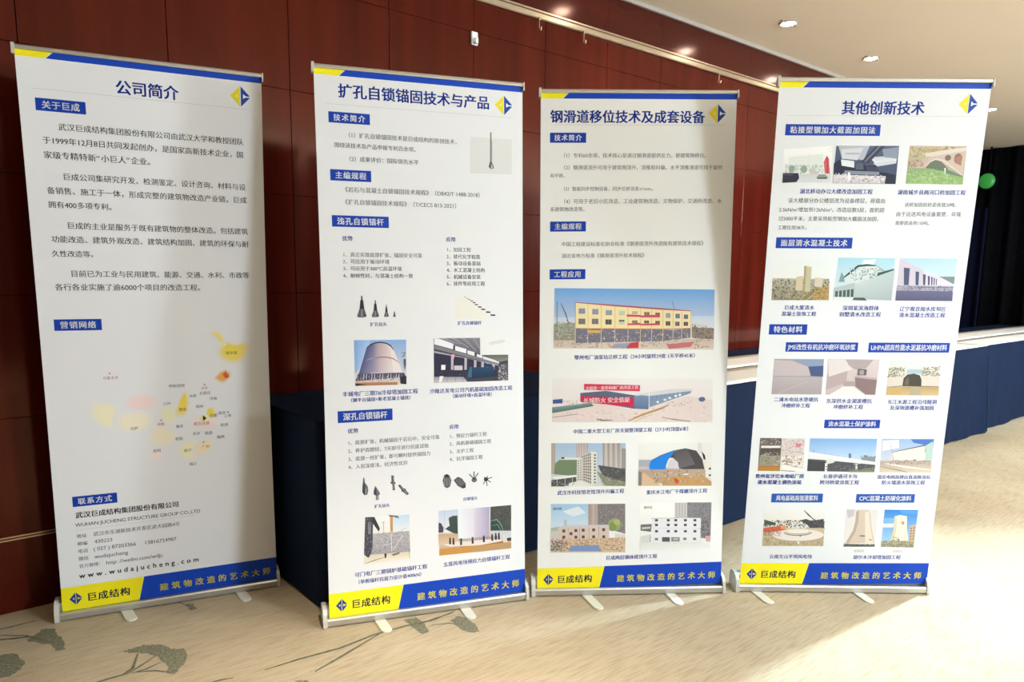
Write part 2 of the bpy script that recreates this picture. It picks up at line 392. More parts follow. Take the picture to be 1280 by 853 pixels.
PRINT = json.loads(r'''[[["T","公司简介",[297.6,505.7,1956.6,0.0],"#0a3eae",2],
["P","#0a3eae",[47.8,1852.2,200.3,1852.2,200.3,1894.2,47.8,1894.2]],
["T","关于巨成",[66.3,181.8,1873.2,27.7],"#ffffff",2],
["T","武汉巨成结构集团股份有限公司由武汉大学和教授团队",[110.6,728.6,1803.1,0.0],"#3c3c3f",0],
["T","于1999年12月8日共同发起创办，是国家高新技术企业，国",[59.5,727.3,1754.8,0.0],"#3c3c3f",0],
["T","家级专精特新“小巨人”企业。",[59.0,414.8,1705.4,0.0],"#3c3c3f",0],
["T","巨成公司集研究开发、检测鉴定、设计咨询、材料与设",[111.9,732.3,1634.0,0.0],"#3c3c3f",0],
["T","备销售、施工于一体，形成完整的建筑物改造产业链。巨成",[60.0,735.0,1584.4,0.0],"#3c3c3f",0],
["T","拥有400多项专利。",[59.9,276.9,1535.9,0.0],"#3c3c3f",0],
["T","巨成的主业是服务于既有建筑物的整体改造。包括建筑",[113.0,735.8,1464.4,0.0],"#3c3c3f",0],
["T","功能改造、建筑外观改造、建筑结构加固、建筑的环保与耐",[61.1,736.9,1415.4,0.0],"#3c3c3f",0],
["T","久性改造等。",[58.9,205.4,1364.4,0.0],"#3c3c3f",0],
["T","目前已为工业与民用建筑、能源、交通、水利、市政等",[112.3,735.8,1293.8,0.0],"#3c3c3f",0],
["T","各行各业实施了逾6000个项目的改造工程。",[60.0,567.3,1245.1,0.0],"#3c3c3f",0],
["P","#0a3eae",[47.3,1086.9,201.4,1086.9,201.4,1128.6,47.3,1128.6]],
["T","营销网络",[65.6,183.1,1107.8,27.5],"#ffffff",2],
["H","#eee8c8",[136.4,802.1,206.2,812.0,241.7,765.9,232.2,715.2,168.8,720.1]],
["H","#efd6d7",[264.0,815.7,317.3,838.1,376.1,823.6,360.0,772.5,280.8,770.5]],
["H","#eee6cf",[228.9,766.8,346.3,766.0,342.6,699.1,237.3,692.6]],
["H","#eae7c8",[387.0,778.2,441.3,782.1,430.7,707.3,384.2,725.9]],
["H","#efd9d8",[500.9,732.5,557.5,743.8,605.5,701.6,561.4,674.0,499.1,694.3]],
["H","#eee3cc",[356.7,713.0,423.1,692.7,434.4,646.0,371.9,621.0,340.1,654.1]],
["H","#efdedd",[338.1,616.5,378.2,612.9,375.8,567.3,348.9,569.9]],
["H","#eee6c4",[440.1,622.5,496.5,640.7,522.6,599.6,506.7,562.1,451.3,571.4]],
["H","#efdfc0",[502.3,617.0,552.9,643.6,572.8,610.7,535.5,575.0,500.6,582.2]],
["H","#ecd55c",[614.9,1006.9,630.2,1036.5,668.7,1016.6,719.6,1026.5,710.4,973.4,680.5,947.8,637.6,953.3,610.1,977.0]],
["H","#eddc80",[575.5,1071.4,607.1,1074.4,627.3,1051.6,633.2,1021.4,615.8,1029.4,599.3,1056.0]],
["H","#e6a552",[588.6,887.1,621.9,919.7,650.0,907.1,641.9,884.5,619.7,866.5,598.9,879.0]],
["H","#ecd454",[464.0,825.8,481.9,839.8,486.5,794.3,473.6,742.1,436.2,748.5,448.2,781.7]],
["H","#ecd454",[554.9,763.2,576.4,769.4,585.8,741.8,570.8,723.6,550.0,732.8]],
["H","#eddc80",[521.8,731.0,550.3,740.4,556.1,713.1,531.3,711.1]],
["P","#d9573a",[622.3,893.1,631.1,917.1,636.5,892.4,649.3,889.5,631.1,883.5]],
["P","#e0703f",[617.6,900.9,632.1,907.9,646.0,895.8,631.4,888.8]],
["P","#15203c",[537.6,739.0,551.0,725.8,537.8,714.4]],
["T","哈尔滨",[635.3,678.3,986.0,0.0],"#5a5244",0],
["T","乌鲁木齐",[191.8,245.5,905.2,0.0],"#b8606a",0],
["T","呼和浩特",[418.4,476.7,862.7,0.0],"#5a6070",0],
["T","北京",[535.7,560.8,849.0,0.0],"#c46a5a",0],
["T","石家庄",[529.2,571.2,828.4,0.0],"#5c5c5e",0],
["T","太原",[491.3,517.5,819.6,0.0],"#5c5c5e",0],
["T","济南",[565.9,594.2,804.4,0.0],"#5c5c5e",0],
["T","兰州",[394.6,421.5,794.0,0.0],"#6c6c6e",0],
["T","西安",[450.2,479.0,767.0,0.0],"#6a5c28",0],
["T","郑州",[512.0,541.3,775.0,0.0],"#5c5c5e",0],
["T","合肥",[562.8,592.6,734.7,0.0],"#6a5c28",0],
["T","南京",[595.9,624.5,743.2,0.0],"#5c5c5e",0],
["T","上海",[616.9,645.7,730.8,0.0],"#b07070",0],
["T","成都",[368.9,395.7,714.0,0.0],"#c06a60",0],
["T","拉萨",[274.4,301.8,704.1,0.0],"#6c6c6e",0],
["T","重庆",[435.8,463.2,699.8,0.0],"#4c4c60",0],
["T","武汉总部",[501.1,561.3,705.7,0.0],"#c08080",0],
["T","杭州",[602.3,632.5,693.6,0.0],"#6c6c6e",0],
["T","长沙",[496.3,524.2,665.8,0.0],"#5c5c5e",0],
["T","南昌",[541.2,570.9,664.3,0.0],"#5c5c5e",0],
["T","福州",[585.8,615.9,644.2,0.0],"#5c5c5e",0],
["T","贵阳",[430.6,459.3,649.7,0.0],"#5c5c5e",0],
["T","昆明",[348.4,376.5,608.2,0.0],"#6a5a5c",0],
["T","南宁",[460.4,489.5,599.4,0.0],"#6c6c5e",0],
["T","广州",[527.3,556.9,608.8,0.0],"#b09078",0],
["T","海口",[477.0,504.9,541.8,0.0],"#5c5c5e",0],
["E","#6a6a6c",[216.1,922.5,2.6,2.9]],
["E","#6a6a6c",[550.2,862.5,2.8,3.0]],
["E","#6a6a6c",[384.4,728.9,2.7,3.0]],
["E","#6a6a6c",[535.2,628.0,2.8,3.1]],
["E","#6a6a6c",[633.3,744.7,2.9,3.1]],
["S","#d4d3d1",1.5,[684.3,584.8,732.7,585.9]],
["S","#d4d3d1",1.5,[684.3,584.8,683.8,516.8]],
["S","#d4d3d1",1.5,[683.8,516.8,733.5,509.3]],
["S","#d4d3d1",1.5,[732.7,585.9,733.5,509.3]],
["N",["#c9c9c8","#d2d2d0","#bdbdbd"],[691.4,576.1,724.9,577.0,726.4,520.5,689.3,524.3],[22,3.6,4]],
["P","#0a3eae",[60.8,414.4,212.5,414.4,212.5,455.0,60.8,455.0]],
["T","联系方式",[78.6,194.7,434.7,26.7],"#ffffff",2],
["T","武汉巨成结构集团股份有限公司",[66.7,431.2,380.6,0.0],"#1f1f22",2],
["T","WUHAN JUCHENG STRUCTURE GROUP CO.,LTD",[64.3,509.5,342.3,0.0],"#55555a",0],
["S","#8b8b8d",1.2,[64.8,321.2,488.7,326.1]],
["T","地址",[65.2,100.9,296.4,0.0],"#67676b",0],
["T","武汉市东湖新技术开发区武大园路4号",[122.2,430.2,297.5,0.0],"#67676b",0],
["T","邮编",[66.3,100.9,265.7,0.0],"#67676b",0],
["T","430223",[124.2,186.7,267.3,0.0],"#67676b",0],
["T","电话",[65.9,100.9,235.6,0.0],"#67676b",0],
["T","( 027 ) 87203366",[118.4,267.3,237.4,0.0],"#67676b",0],
["T","13816724987",[296.4,414.5,236.6,0.0],"#67676b",0],
["T","微信",[66.2,100.9,204.7,0.0],"#67676b",0],
["T","wudajucheng",[120.5,237.4,206.2,0.0],"#67676b",0],
["T","官方微博：",[66.5,149.2,174.4,0.0],"#67676b",0],
["T","http: //weibo.com/wdjc",[158.0,361.4,175.0,0.0],"#67676b",0],
["T","www.wudajucheng.com",[64.4,493.4,136.2,27.9],"#26262a",2]],[["T","扩孔自锁锚固技术与产品",[83.5,664.2,1973.5,0.0],"#0a3eae",2],
["P","#0a3eae",[46.9,1858.0,197.2,1858.0,197.2,1897.2,46.9,1897.2]],
["T","技术简介",[64.1,180.0,1877.6,25.8],"#ffffff",2],
["T","（1）扩孔自锁锚固技术是巨成结构的原创技术，",[104.3,541.3,1817.4,0.0],"#5e5e63",0],
["T","围绕该技术及产品申报专利百余项。",[63.8,379.7,1779.2,0.0],"#5e5e63",0],
["T","（2）成果评价：国际领先水平",[104.2,378.8,1731.9,0.0],"#5e5e63",0],
["G",["#e1e1e0","#e1e1e0","#dedede","#dedede"],[585.2,1840.8,754.7,1842.2,754.2,1706.1,580.9,1701.7]],
["N",["#d2d2d2","#d8d8d8","#c8c8c8","#e8e8e8"],[587.9,1825.0,750.2,1835.2,749.8,1715.5,586.7,1707.4],[90,4.8,5]],
["P","#7c7c7c",[665.1,1863.4,670.3,1863.7,669.0,1749.3,663.7,1749.0]],
["P","#9c9c9c",[670.1,1832.9,672.4,1833.0,672.4,1746.8,669.5,1746.6]],
["P","#5c5c5c",[663.4,1750.3,669.3,1750.7,677.9,1736.2,678.7,1725.5,667.6,1722.2,657.5,1729.8]],
["P","#d0d0d0",[669.5,1742.6,673.5,1736.0,674.0,1726.6,667.6,1724.9]],
["P","#0a3eae",[46.6,1650.6,196.4,1650.6,196.4,1691.2,46.6,1691.2]],
["T","主编规程",[64.4,178.6,1670.9,26.7],"#ffffff",2],
["T","《岩石与混凝土自锁锚固技术规程》（DB42/T 1488-2018）",[87.8,634.5,1620.2,0.0],"#5e5e63",0],
["T","《扩孔自锁锚固技术规程》（T/CECS 813-2021）",[86.4,538.2,1575.0,0.0],"#5e5e63",0],
["P","#0a3eae",[47.3,1483.4,258.6,1483.4,258.6,1525.2,47.3,1525.2]],
["T","浅孔自锁锚杆",[65.7,240.2,1504.3,27.6],"#ffffff",2],
["T","优势",[82.4,121.8,1441.5,0.0],"#1c2f9c",1],
["T","应用",[481.2,519.8,1446.4,0.0],"#1c2f9c",1],
["T","1、真正实现底部扩张，锚固安全可靠",[82.7,385.4,1382.1,0.0],"#5e5e63",0],
["T","2、可应用于振动环境",[81.9,258.0,1357.2,0.0],"#5e5e63",0],
["T","3、可应用于300℃高温环境",[81.9,305.2,1331.2,0.0],"#5e5e63",0],
["T","4、耐候性好，与混凝土结构一致",[81.8,348.5,1304.7,0.0],"#5e5e63",0],
["T","1、加固工程",[482.2,582.1,1407.3,0.0],"#5e5e63",0],
["T","2、替代化学植筋",[481.8,620.6,1380.4,0.0],"#5e5e63",0],
["T","3、振动设备基础",[481.4,621.9,1354.2,0.0],"#5e5e63",0],
["T","4、水工混凝土结构",[481.7,639.6,1328.5,0.0],"#5e5e63",0],
["T","5、机械设备安装",[481.3,621.4,1302.2,0.0],"#5e5e63",0],
["T","6、挂件等应用工程",[480.9,639.1,1275.9,0.0],"#5e5e63",0],
["P","#4a4850",[146.6,1230.0,151.7,1230.0,152.3,1212.1,145.8,1212.1]],
["P","#2f2d33",[143.6,1213.7,154.2,1213.7,158.1,1179.4,139.8,1179.5]],
["P","#5f5d66",[139.8,1181.2,158.1,1181.0,166.2,1152.3,155.1,1148.3,136.8,1148.6,129.6,1152.7]],
["P","#8d8b95",[146.7,1179.5,150.4,1179.4,151.5,1150.8,144.2,1150.9]],
["P","#35333a",[157.5,1172.8,162.6,1154.0,158.1,1152.4]],
["P","#4a4850",[197.9,1212.6,202.0,1212.5,202.5,1198.5,197.3,1198.6]],
["P","#2f2d33",[195.6,1199.8,204.0,1199.8,207.1,1173.0,192.6,1173.1]],
["P","#5f5d66",[192.7,1174.4,207.2,1174.2,213.6,1151.8,204.8,1148.7,190.3,1148.9,184.6,1152.1]],
["P","#8d8b95",[198.1,1173.1,201.0,1173.0,202.0,1150.7,196.2,1150.7]],
["P","#35333a",[206.7,1167.9,210.7,1153.1,207.2,1151.9]],
["P","#4a4850",[240.6,1196.0,243.3,1196.0,243.6,1185.7,240.2,1185.7]],
["P","#2f2d33",[239.0,1186.7,244.6,1186.6,246.6,1167.0,237.1,1167.1]],
["P","#5f5d66",[237.1,1168.0,246.7,1167.9,250.9,1151.5,245.1,1149.2,235.5,1149.3,231.7,1151.7]],
["P","#8d8b95",[240.7,1167.0,242.6,1167.0,243.2,1150.6,239.4,1150.7]],
["P","#35333a",[246.4,1163.2,249.0,1152.4,246.7,1151.5]],
["P","#4a4850",[271.6,1171.8,273.3,1171.8,273.5,1166.8,271.3,1166.8]],
["P","#2f2d33",[270.6,1167.3,274.2,1167.2,275.5,1157.6,269.4,1157.6]],
["P","#5f5d66",[269.4,1158.1,275.5,1158.0,278.3,1149.9,274.6,1148.8,268.5,1148.9,266.1,1150.1]],
["P","#8d8b95",[271.8,1157.6,273.0,1157.6,273.4,1149.5,271.0,1149.6]],
["P","#35333a",[275.4,1155.7,277.1,1150.4,275.6,1150.0]],
["T","扩孔钻头",[177.9,243.2,1121.8,0.0],"#1c2f9c",1],
["P","#eceae0",[516.7,1218.6,554.5,1225.6,646.6,1155.7,640.9,1136.0,515.7,1140.7]],
["P","#3c3a34",[552.9,1224.6,558.3,1224.6,558.2,1222.5,553.1,1222.5]],
["P","#3c3a34",[561.7,1219.7,568.8,1219.5,568.7,1217.1,562.1,1217.1]],
["P","#3c3a34",[569.5,1214.7,578.2,1214.5,578.2,1211.6,569.9,1211.8]],
["P","#3c3a34",[578.4,1209.8,588.8,1209.5,588.7,1206.2,578.9,1206.4]],
["P","#3c3a34",[586.8,1203.3,598.8,1202.8,598.7,1199.1,587.3,1199.4]],
["P","#3c3a34",[595.1,1195.8,608.8,1195.2,608.8,1191.0,595.8,1191.4]],
["P","#3c3a34",[608.4,1186.7,623.8,1185.9,623.7,1181.4,609.2,1181.8]],
["P","#3c3a34",[621.8,1177.5,638.8,1176.6,638.8,1171.6,622.6,1172.1]],
["P","#3c3a34",[641.8,1166.7,660.6,1165.6,660.5,1160.2,642.6,1160.8]],
["P","#3c3a34",[660.7,1154.7,681.3,1153.6,681.2,1147.7,661.7,1148.4]],
["T","扩孔自锁锚杆",[523.5,623.1,1121.4,0.0],"#1c2f9c",1],
["G",["#86aee4","#86aee4","#e4dccf","#e4dccf"],[116.1,1063.6,316.2,1061.1,313.8,888.6,117.0,891.1]],
["G",["#7ba6e2","#a9c6ee","#b9cdee","#8cb0e4"],[115.6,1063.6,178.5,1062.2,147.9,975.4,115.8,936.7]],
["G",["#4a5688","#6d6c92","#9a92b0","#545a8a"],[163.6,1036.1,186.8,1051.2,184.2,938.5,128.3,927.7]],
["G",["#6d6c92","#c4b0b4","#c0b0bc","#9a92b0"],[186.8,1051.2,212.7,1054.9,210.1,939.0,182.8,938.5]],
["G",["#b8a4a8","#ddc6c4","#eadcdc","#c8b6c0"],[212.7,1054.9,241.5,1051.3,259.5,938.6,209.6,939.0]],
["P","#e4d2d0",[240.9,1051.1,262.2,1037.9,270.4,1014.7,289.4,967.9,304.8,929.7,258.9,937.8]],
["P","#efe4e2",[252.8,1035.3,267.0,1020.5,286.5,968.0,297.6,935.8,262.4,938.5]],
["S","#2c3048",4.6,[164.1,1033.3,178.1,1045.1,195.4,1051.6,215.6,1053.4,238.6,1049.4,255.8,1039.2,266.5,1023.4]],
["S","#8a5a58",3.5,[191.2,993.5,214.3,996.8,237.4,996.1,263.5,990.1,286.6,973.2]],
["S","#c9a8a6",2.3,[159.6,986.5,176.8,991.6,194.1,994.0]],
["G",["#504a70","#504a70","#3b3a52","#3b3a52"],[128.5,936.3,304.9,934.1,313.5,917.8,117.9,908.2]],
["P","#8d6a7a",[138.4,934.5,141.8,935.2,139.6,913.0,136.2,913.2]],
["P","#cfc8d0",[148.6,934.1,152.1,934.8,149.9,912.6,146.4,912.8]],
["P","#cfc8d0",[158.9,933.7,162.3,934.4,160.1,912.2,156.7,912.4]],
["P","#8d6a7a",[169.2,933.3,172.6,934.1,170.4,911.8,167.0,911.9]],
["P","#cfc8d0",[179.5,932.9,182.9,933.7,180.7,911.4,177.3,911.5]],
["P","#cfc8d0",[189.8,932.6,193.3,933.3,191.1,911.0,187.6,911.1]],
["P","#8d6a7a",[200.2,932.2,203.7,932.9,201.4,910.6,198.0,910.7]],
["P","#cfc8d0",[210.6,931.8,214.0,932.5,211.8,910.2,208.4,910.3]],
["P","#cfc8d0",[221.0,931.4,224.5,932.1,222.2,909.7,218.8,909.9]],
["P","#8d6a7a",[231.4,931.0,234.9,931.7,232.7,909.3,229.2,909.5]],
["P","#cfc8d0",[241.8,930.6,245.4,931.4,243.1,908.9,239.6,909.1]],
["P","#cfc8d0",[252.3,930.2,255.8,931.0,253.6,908.5,250.1,908.6]],
["P","#8d6a7a",[262.8,929.8,266.4,930.6,264.1,908.1,260.6,908.2]],
["P","#cfc8d0",[273.4,929.4,276.9,930.2,274.7,907.7,271.2,907.8]],
["P","#cfc8d0",[283.9,929.0,287.5,929.8,285.2,907.2,281.7,907.4]],
["P","#8d6a7a",[294.5,928.7,298.0,929.4,295.8,906.8,292.3,907.0]],
["N",["#cfc9c4","#3a3850","#e6e0d8","#6a6080","#2c2c40"],[121.2,928.0,309.1,920.8,308.6,897.6,119.3,905.3],[60,7.8,7]],
["G",["#cf8f6c","#cf8f6c","#a86c50","#a86c50"],[117.3,904.0,279.2,899.4,279.0,888.6,117.5,891.1]],
["P","#2a2a34",[117.2,899.7,160.3,893.6,123.2,890.3,116.9,890.6]],
["P","#2a2a34",[288.4,918.7,314.4,920.6,313.8,888.6,290.8,892.5]],
["S","#4a4a60",3.6,[296.7,1011.1,310.9,1011.3,304.7,997.8,297.3,997.2]],
["P","#5a5a74",[303.9,986.3,313.9,986.9,313.5,964.3,308.0,941.2,304.2,970.4]],
["T","丰城电厂三期7#冷却塔加固工程",[67.6,359.3,860.7,0.0],"#1c2f9c",1],
["T","（钢平台锚固+新老混凝土锚接）",[88.1,340.2,836.8,0.0],"#1c2f9c",1],
["P","#403d4e",[425.5,1063.3,615.6,1062.0,616.0,993.4,734.6,991.4,733.7,887.3,561.2,888.1,424.9,889.2]],
["G",["#8a8890","#8a8890","#6f6c78","#6f6c78"],[442.5,1063.8,615.6,1062.0,616.0,996.2,510.7,1032.5]],
["S","#c9c8ce",2.6,[459.5,1063.4,539.8,1037.3]],
["S","#3a3844",2.5,[481.0,1063.0,554.2,1030.8]],
["S","#c9c8ce",2.6,[502.5,1062.5,568.7,1024.3]],
["S","#3a3844",2.6,[524.1,1062.0,583.3,1017.8]],
["S","#c9c8ce",2.6,[545.9,1061.6,597.9,1011.3]],
["S","#3a3844",2.6,[567.7,1061.1,612.6,1004.7]],
["S","#c9c8ce",2.5,[589.7,1060.6,627.3,998.1]],
["P","#f2eef4",[427.7,1063.3,445.3,1062.4,505.1,1040.9,503.3,1018.8,427.3,1040.6]],
["P","#f6f2f8",[512.2,1032.4,558.4,1018.7,558.2,1001.2,511.9,1014.4]],
["P","#f2eef2",[562.8,1013.9,592.0,1005.3,591.8,989.9,562.6,999.1]],
["P","#efe9ee",[600.7,998.0,624.3,991.7,624.1,979.7,600.6,987.7]],
["P","#e9e4ea",[627.2,988.8,695.7,965.6,695.6,957.1,627.1,976.2]],
["P","#807e88",[427.3,1038.6,695.6,957.1,692.6,951.5,427.0,1022.2]],
["P","#a9a6b0",[426.9,1015.3,692.6,951.5,689.5,948.8,426.8,1007.1]],
["P","#2e2a42",[426.8,1007.1,562.3,981.0,686.5,948.9,686.1,903.5,425.3,913.5]],
["S","#a05064",2.0,[562.3,981.0,656.7,961.2]],
["P","#b9b3bc",[494.9,996.9,505.3,995.2,503.3,938.3,493.5,938.7]],
["P","#b9b3bc",[549.8,983.6,560.3,981.9,558.6,936.4,548.6,936.7]],
["P","#b9b3bc",[589.2,974.1,599.8,972.4,598.2,935.0,588.2,935.3]],
["P","#b9b3bc",[620.1,966.7,630.8,964.9,629.3,933.9,619.2,934.2]],
["P","#b9b3bc",[640.9,961.7,651.6,959.9,650.1,933.1,640.0,933.5]],
["P","#b9b3bc",[666.2,955.6,677.0,953.8,675.5,932.2,665.4,932.6]],
["P","#e0a0b0",[497.3,999.6,508.8,999.3,507.7,984.0,496.2,984.4]],
["P","#f4f2f4",[454.5,959.4,471.7,958.8,470.2,939.5,453.6,940.1]],
["P","#cfc6c8",[506.7,954.9,541.6,953.7,541.3,935.6,506.5,936.8]],
["G",["#1d4468","#1d4468","#0f2c44","#0f2c44"],[573.6,945.7,674.5,943.6,674.1,903.9,570.1,900.9]],
["P","#173a5c",[629.7,945.1,632.8,959.1,659.6,956.8,671.5,943.7]],
["P","#3a6a8c",[570.7,947.2,579.5,946.9,579.0,904.8,561.4,908.3]],
["G",["#9a94a0","#9a94a0","#c9c2c8","#c9c2c8"],[425.3,913.5,543.9,908.9,561.2,888.1,424.9,889.2]],
["P","#f2eef0",[447.2,915.4,463.0,914.8,454.0,890.2,444.0,890.6]],
["S","#3a3848",2.2,[477.3,910.1,477.0,890.7]],
["S","#3a3848",2.2,[511.9,908.8,511.6,889.3]],
["S","#3a3848",2.4,[540.9,907.7,540.7,888.1]],
["P","#55525e",[692.6,951.5,734.3,958.7,733.7,887.3,692.0,889.0]],
["N",["#dcd8da","#8d8890","#3a3744","#b4aeb4"],[692.6,951.5,731.9,955.9,731.3,887.4,692.0,889.0],[36,10.2,8]],
["N",["#3a3f5c","#23302c","#55506a"],[431.9,935.3,561.7,930.7,561.4,908.3,431.5,913.3],[40,8.3,9]],
["G",["#5c6058","#5c6058","#83867e","#83867e"],[630.2,993.0,734.6,991.4,734.4,970.1,695.7,962.8]],
["P","#ececec",[616.8,1062.0,735.1,1059.4,734.6,991.4,616.0,993.4]],
["P","#dcdcdc",[651.5,1043.0,708.5,1053.0,723.6,1049.8,717.5,1041.4,657.4,1031.6]],
["S","#e0e0e0",1.7,[706.8,1033.2,706.5,996.4]],
["S","#e2e2e2",1.7,[654.3,1017.6,654.1,997.9]],
["T","沙隆达发电公司汽机基础加固改造工程",[406.0,752.2,856.8,0.0],"#1c2f9c",1],
["T","（振动环境+高温环境）",[488.1,674.4,834.1,0.0],"#1c2f9c",1],
["P","#0a3eae",[48.0,752.6,257.0,752.6,257.0,797.4,48.0,797.4]],
["T","深孔自锁锚杆",[67.7,237.3,775.0,29.6],"#ffffff",2],
["T","优势",[83.9,124.3,719.5,0.0],"#1c2f9c",1],
["T","应用",[484.0,522.7,711.9,0.0],"#1c2f9c",1],
["T","1、底部扩张，机械锚固于岩石中，安全可靠",[82.9,443.4,674.6,0.0],"#5e5e63",0],
["T","2、养护周期短，7天即可进行抗拔试验",[82.9,398.6,643.0,0.0],"#5e5e63",0],
["T","3、底部一经扩张，即可瞬时提供锚固力",[82.9,405.7,612.0,0.0],"#5e5e63",0],
["T","4、入岩深度浅，经济性优异",[83.0,313.3,581.6,0.0],"#5e5e63",0],
["T","1、预应力锚杆工程",[483.4,640.6,674.3,0.0],"#5e5e63",0],
["T","2、风机基础锚固工程",[483.0,658.7,643.8,0.0],"#5e5e63",0],
["T","3、支护工程",[483.3,584.2,612.1,0.0],"#5e5e63",0],
["T","4、抗浮锚固工程",[482.8,621.9,581.8,0.0],"#5e5e63",0],
["P","#68666e",[139.1,536.2,142.9,535.9,145.4,516.2,155.7,500.7,157.2,483.4,153.1,469.1,142.5,467.6,134.2,480.6,135.7,507.3]],
["P","#3f3d44",[135.7,507.3,143.5,516.3,144.6,477.2,140.6,468.8,134.2,480.6]],
["P","#8e8c94",[146.0,496.6,151.6,491.2,150.3,471.8,145.5,471.3]],
["P","#72707a",[183.6,500.7,190.2,492.7,201.5,472.1,202.3,466.1,196.4,461.7,198.1,445.3,185.4,444.1,186.7,461.1,177.2,468.4,177.4,479.2]],
["P","#44424a",[183.6,498.2,188.2,485.6,188.7,463.4,179.1,468.2]],
["P","#a4a2aa",[190.6,458.3,195.4,458.9,195.1,445.1,190.3,445.6]],
["P","#57555d",[247.6,536.0,257.4,535.2,258.9,510.4,265.7,504.9,259.7,500.4,261.3,477.6,252.4,476.4,250.9,501.2,242.2,506.9,248.1,512.3]],
["P","#8b8992",[253.4,531.6,255.9,531.4,257.4,481.9,254.4,481.1]],
["P","#4c4a52",[273.4,494.3,281.4,497.6,294.9,481.5,303.8,477.8,304.7,471.7,316.4,458.7,308.3,452.5,294.7,465.7,286.8,469.3,286.9,475.3]],
["P","#8b8992",[281.3,491.7,285.2,490.3,310.5,459.3,306.4,457.6]],
["T","扩孔钻头",[179.2,239.6,419.9,0.0],"#1c2f9c",1],
["P","#5a5860",[460.2,520.5,471.5,523.6,481.8,516.7,489.2,496.8,484.2,471.9,470.7,466.0,459.5,473.1,452.7,497.9]],
["P","#2a282e",[463.3,520.2,477.7,520.0,477.6,511.0,464.2,511.1]],
["P","#8f8d96",[460.0,507.4,463.6,507.1,463.6,475.7,460.0,475.0]],
["P","#8f8d96",[469.2,506.6,472.8,506.3,472.9,474.9,469.3,474.2]],
["P","#8f8d96",[478.5,505.8,482.1,505.5,482.2,474.1,478.6,473.4]],
["P","#5a5860",[498.0,496.1,515.9,508.8,533.5,500.2,548.9,478.5,547.6,461.3,535.0,459.3,515.3,471.2]],
["S","#9a98a0",2.6,[508.4,497.2,528.9,472.1]],
["S","#9a98a0",2.6,[515.7,498.6,535.2,474.6]],
["S","#9a98a0",2.6,[523.0,500.1,541.5,477.1]],
["S","#9a98a0",2.5,[530.4,501.5,547.9,479.6]],
["P","#3a3840",[533.0,467.6,547.8,474.5,547.6,461.3,535.0,459.3]],
["S","#4f4d55",9.2,[583.8,492.9,564.1,516.0]],
["S","#4f4d55",9.2,[583.8,492.9,584.2,524.6]],
["S","#4f4d55",9.2,[583.8,492.9,602.1,517.0]],
["E","#68666e",[584.8,489.8,11.6,9.5]],
["E","#3a3840",[583.9,496.0,7.4,4.2]],
["S","#4f4d55",7.9,[635.8,488.5,622.8,470.1]],
["S","#4f4d55",7.9,[635.8,488.5,638.7,460.5]],
["S","#4f4d55",7.9,[635.8,488.5,654.9,474.5]],
["S","#4f4d55",7.9,[635.8,488.5,660.5,494.7]],
["S","#4f4d55",7.9,[635.8,488.5,641.3,501.5]],
["S","#4f4d55",7.9,[635.8,488.5,626.3,497.6]],
["E","#35333a",[634.7,488.6,9.3,8.5]],
["T","自锁锚头",[536.5,598.2,415.0,0.0],"#1c2f9c",1],
["G",["#f0f0f2","#f0f0f2","#e6dccb","#e6dccb"],[141.8,379.7,318.3,376.2,316.8,196.6,135.2,196.4]],
["G",["#c3dbf0","#c3dbf0","#e2e8f0","#e2e8f0"],[251.8,376.5,317.3,375.6,316.3,315.6,250.8,316.2]],
["G",["#b9b4b8","#b9b4b8","#a39ea6","#a39ea6"],[165.1,312.9,315.5,309.3,317.3,222.3,160.5,231.3]],
["N",["#dedadc","#7d7a84","#8f8c94","#c9c5c8","#5d5b66","#a9a5ac"],[165.2,316.0,315.5,309.3,314.1,222.7,163.6,234.1],[150,9.0,11]],
["P","#4a4a54",[143.4,381.1,174.1,379.6,168.7,255.6,157.1,215.8,135.9,234.2]],
["P","#8a8a94",[153.7,361.3,166.0,360.0,163.6,313.0,152.8,314.2]],
["N",["#2e2e38","#6a6a76","#3a3c44","#9a9aa4"],[143.3,378.0,170.9,375.2,165.1,230.7,137.5,234.0],[50,9.0,12]],
["P","#3c3e46",[167.9,378.7,178.7,379.1,199.5,331.3,194.6,319.1,170.6,356.4]],
["S","#5a5a62",2.8,[214.0,356.6,213.9,304.4]],
["S","#3c3c46",2.4,[207.7,352.5,218.6,354.5]],
["P","#c9995f",[239.4,379.3,250.9,378.2,249.8,313.2,239.7,314.3]],
["P","#6a6660",[233.1,381.5,269.1,374.7,276.8,362.8,256.5,371.3,237.7,374.7]],
["S","#f0eef0",4.6,[242.7,306.0,244.6,234.1]],
["S","#eceaec",3.9,[289.9,296.0,251.1,242.9]],
["S","#e4e2e4",3.2,[201.3,261.4,242.0,266.3]],
["S","#8e8a92",3.1,[248.7,287.8,280.3,292.3]],
["S","#8e8a92",2.6,[252.1,303.4,306.2,323.1]],
["G",["#d9cdb8","#d9cdb8","#efe6d6","#efe6d6"],[160.5,231.3,314.1,225.9,316.8,196.6,138.3,197.6]],
["P","#2c2c30",[214.8,229.6,224.1,228.5,221.6,211.2,216.0,211.9]],
["S","#8c8272",3.6,[139.9,198.9,175.5,207.3,216.1,215.1]],
["P","#7e705c",[241.3,223.3,272.9,228.2,275.9,222.4,250.6,215.8]],
["S","#5a5660",2.5,[311.2,239.1,315.3,196.7]],
["T","可门电厂三期锅炉基础锚杆工程",[98.4,385.0,157.8,0.0],"#1c2f9c",1],
["T","（单根锚杆抗拔力设计值400kN）",[100.9,372.5,128.6,0.0],"#1c2f9c",1],
["G",["#d9dfee","#d9dfee","#cfa877","#cfa877"],[434.3,377.2,742.2,371.9,740.2,189.8,435.3,194.9]],
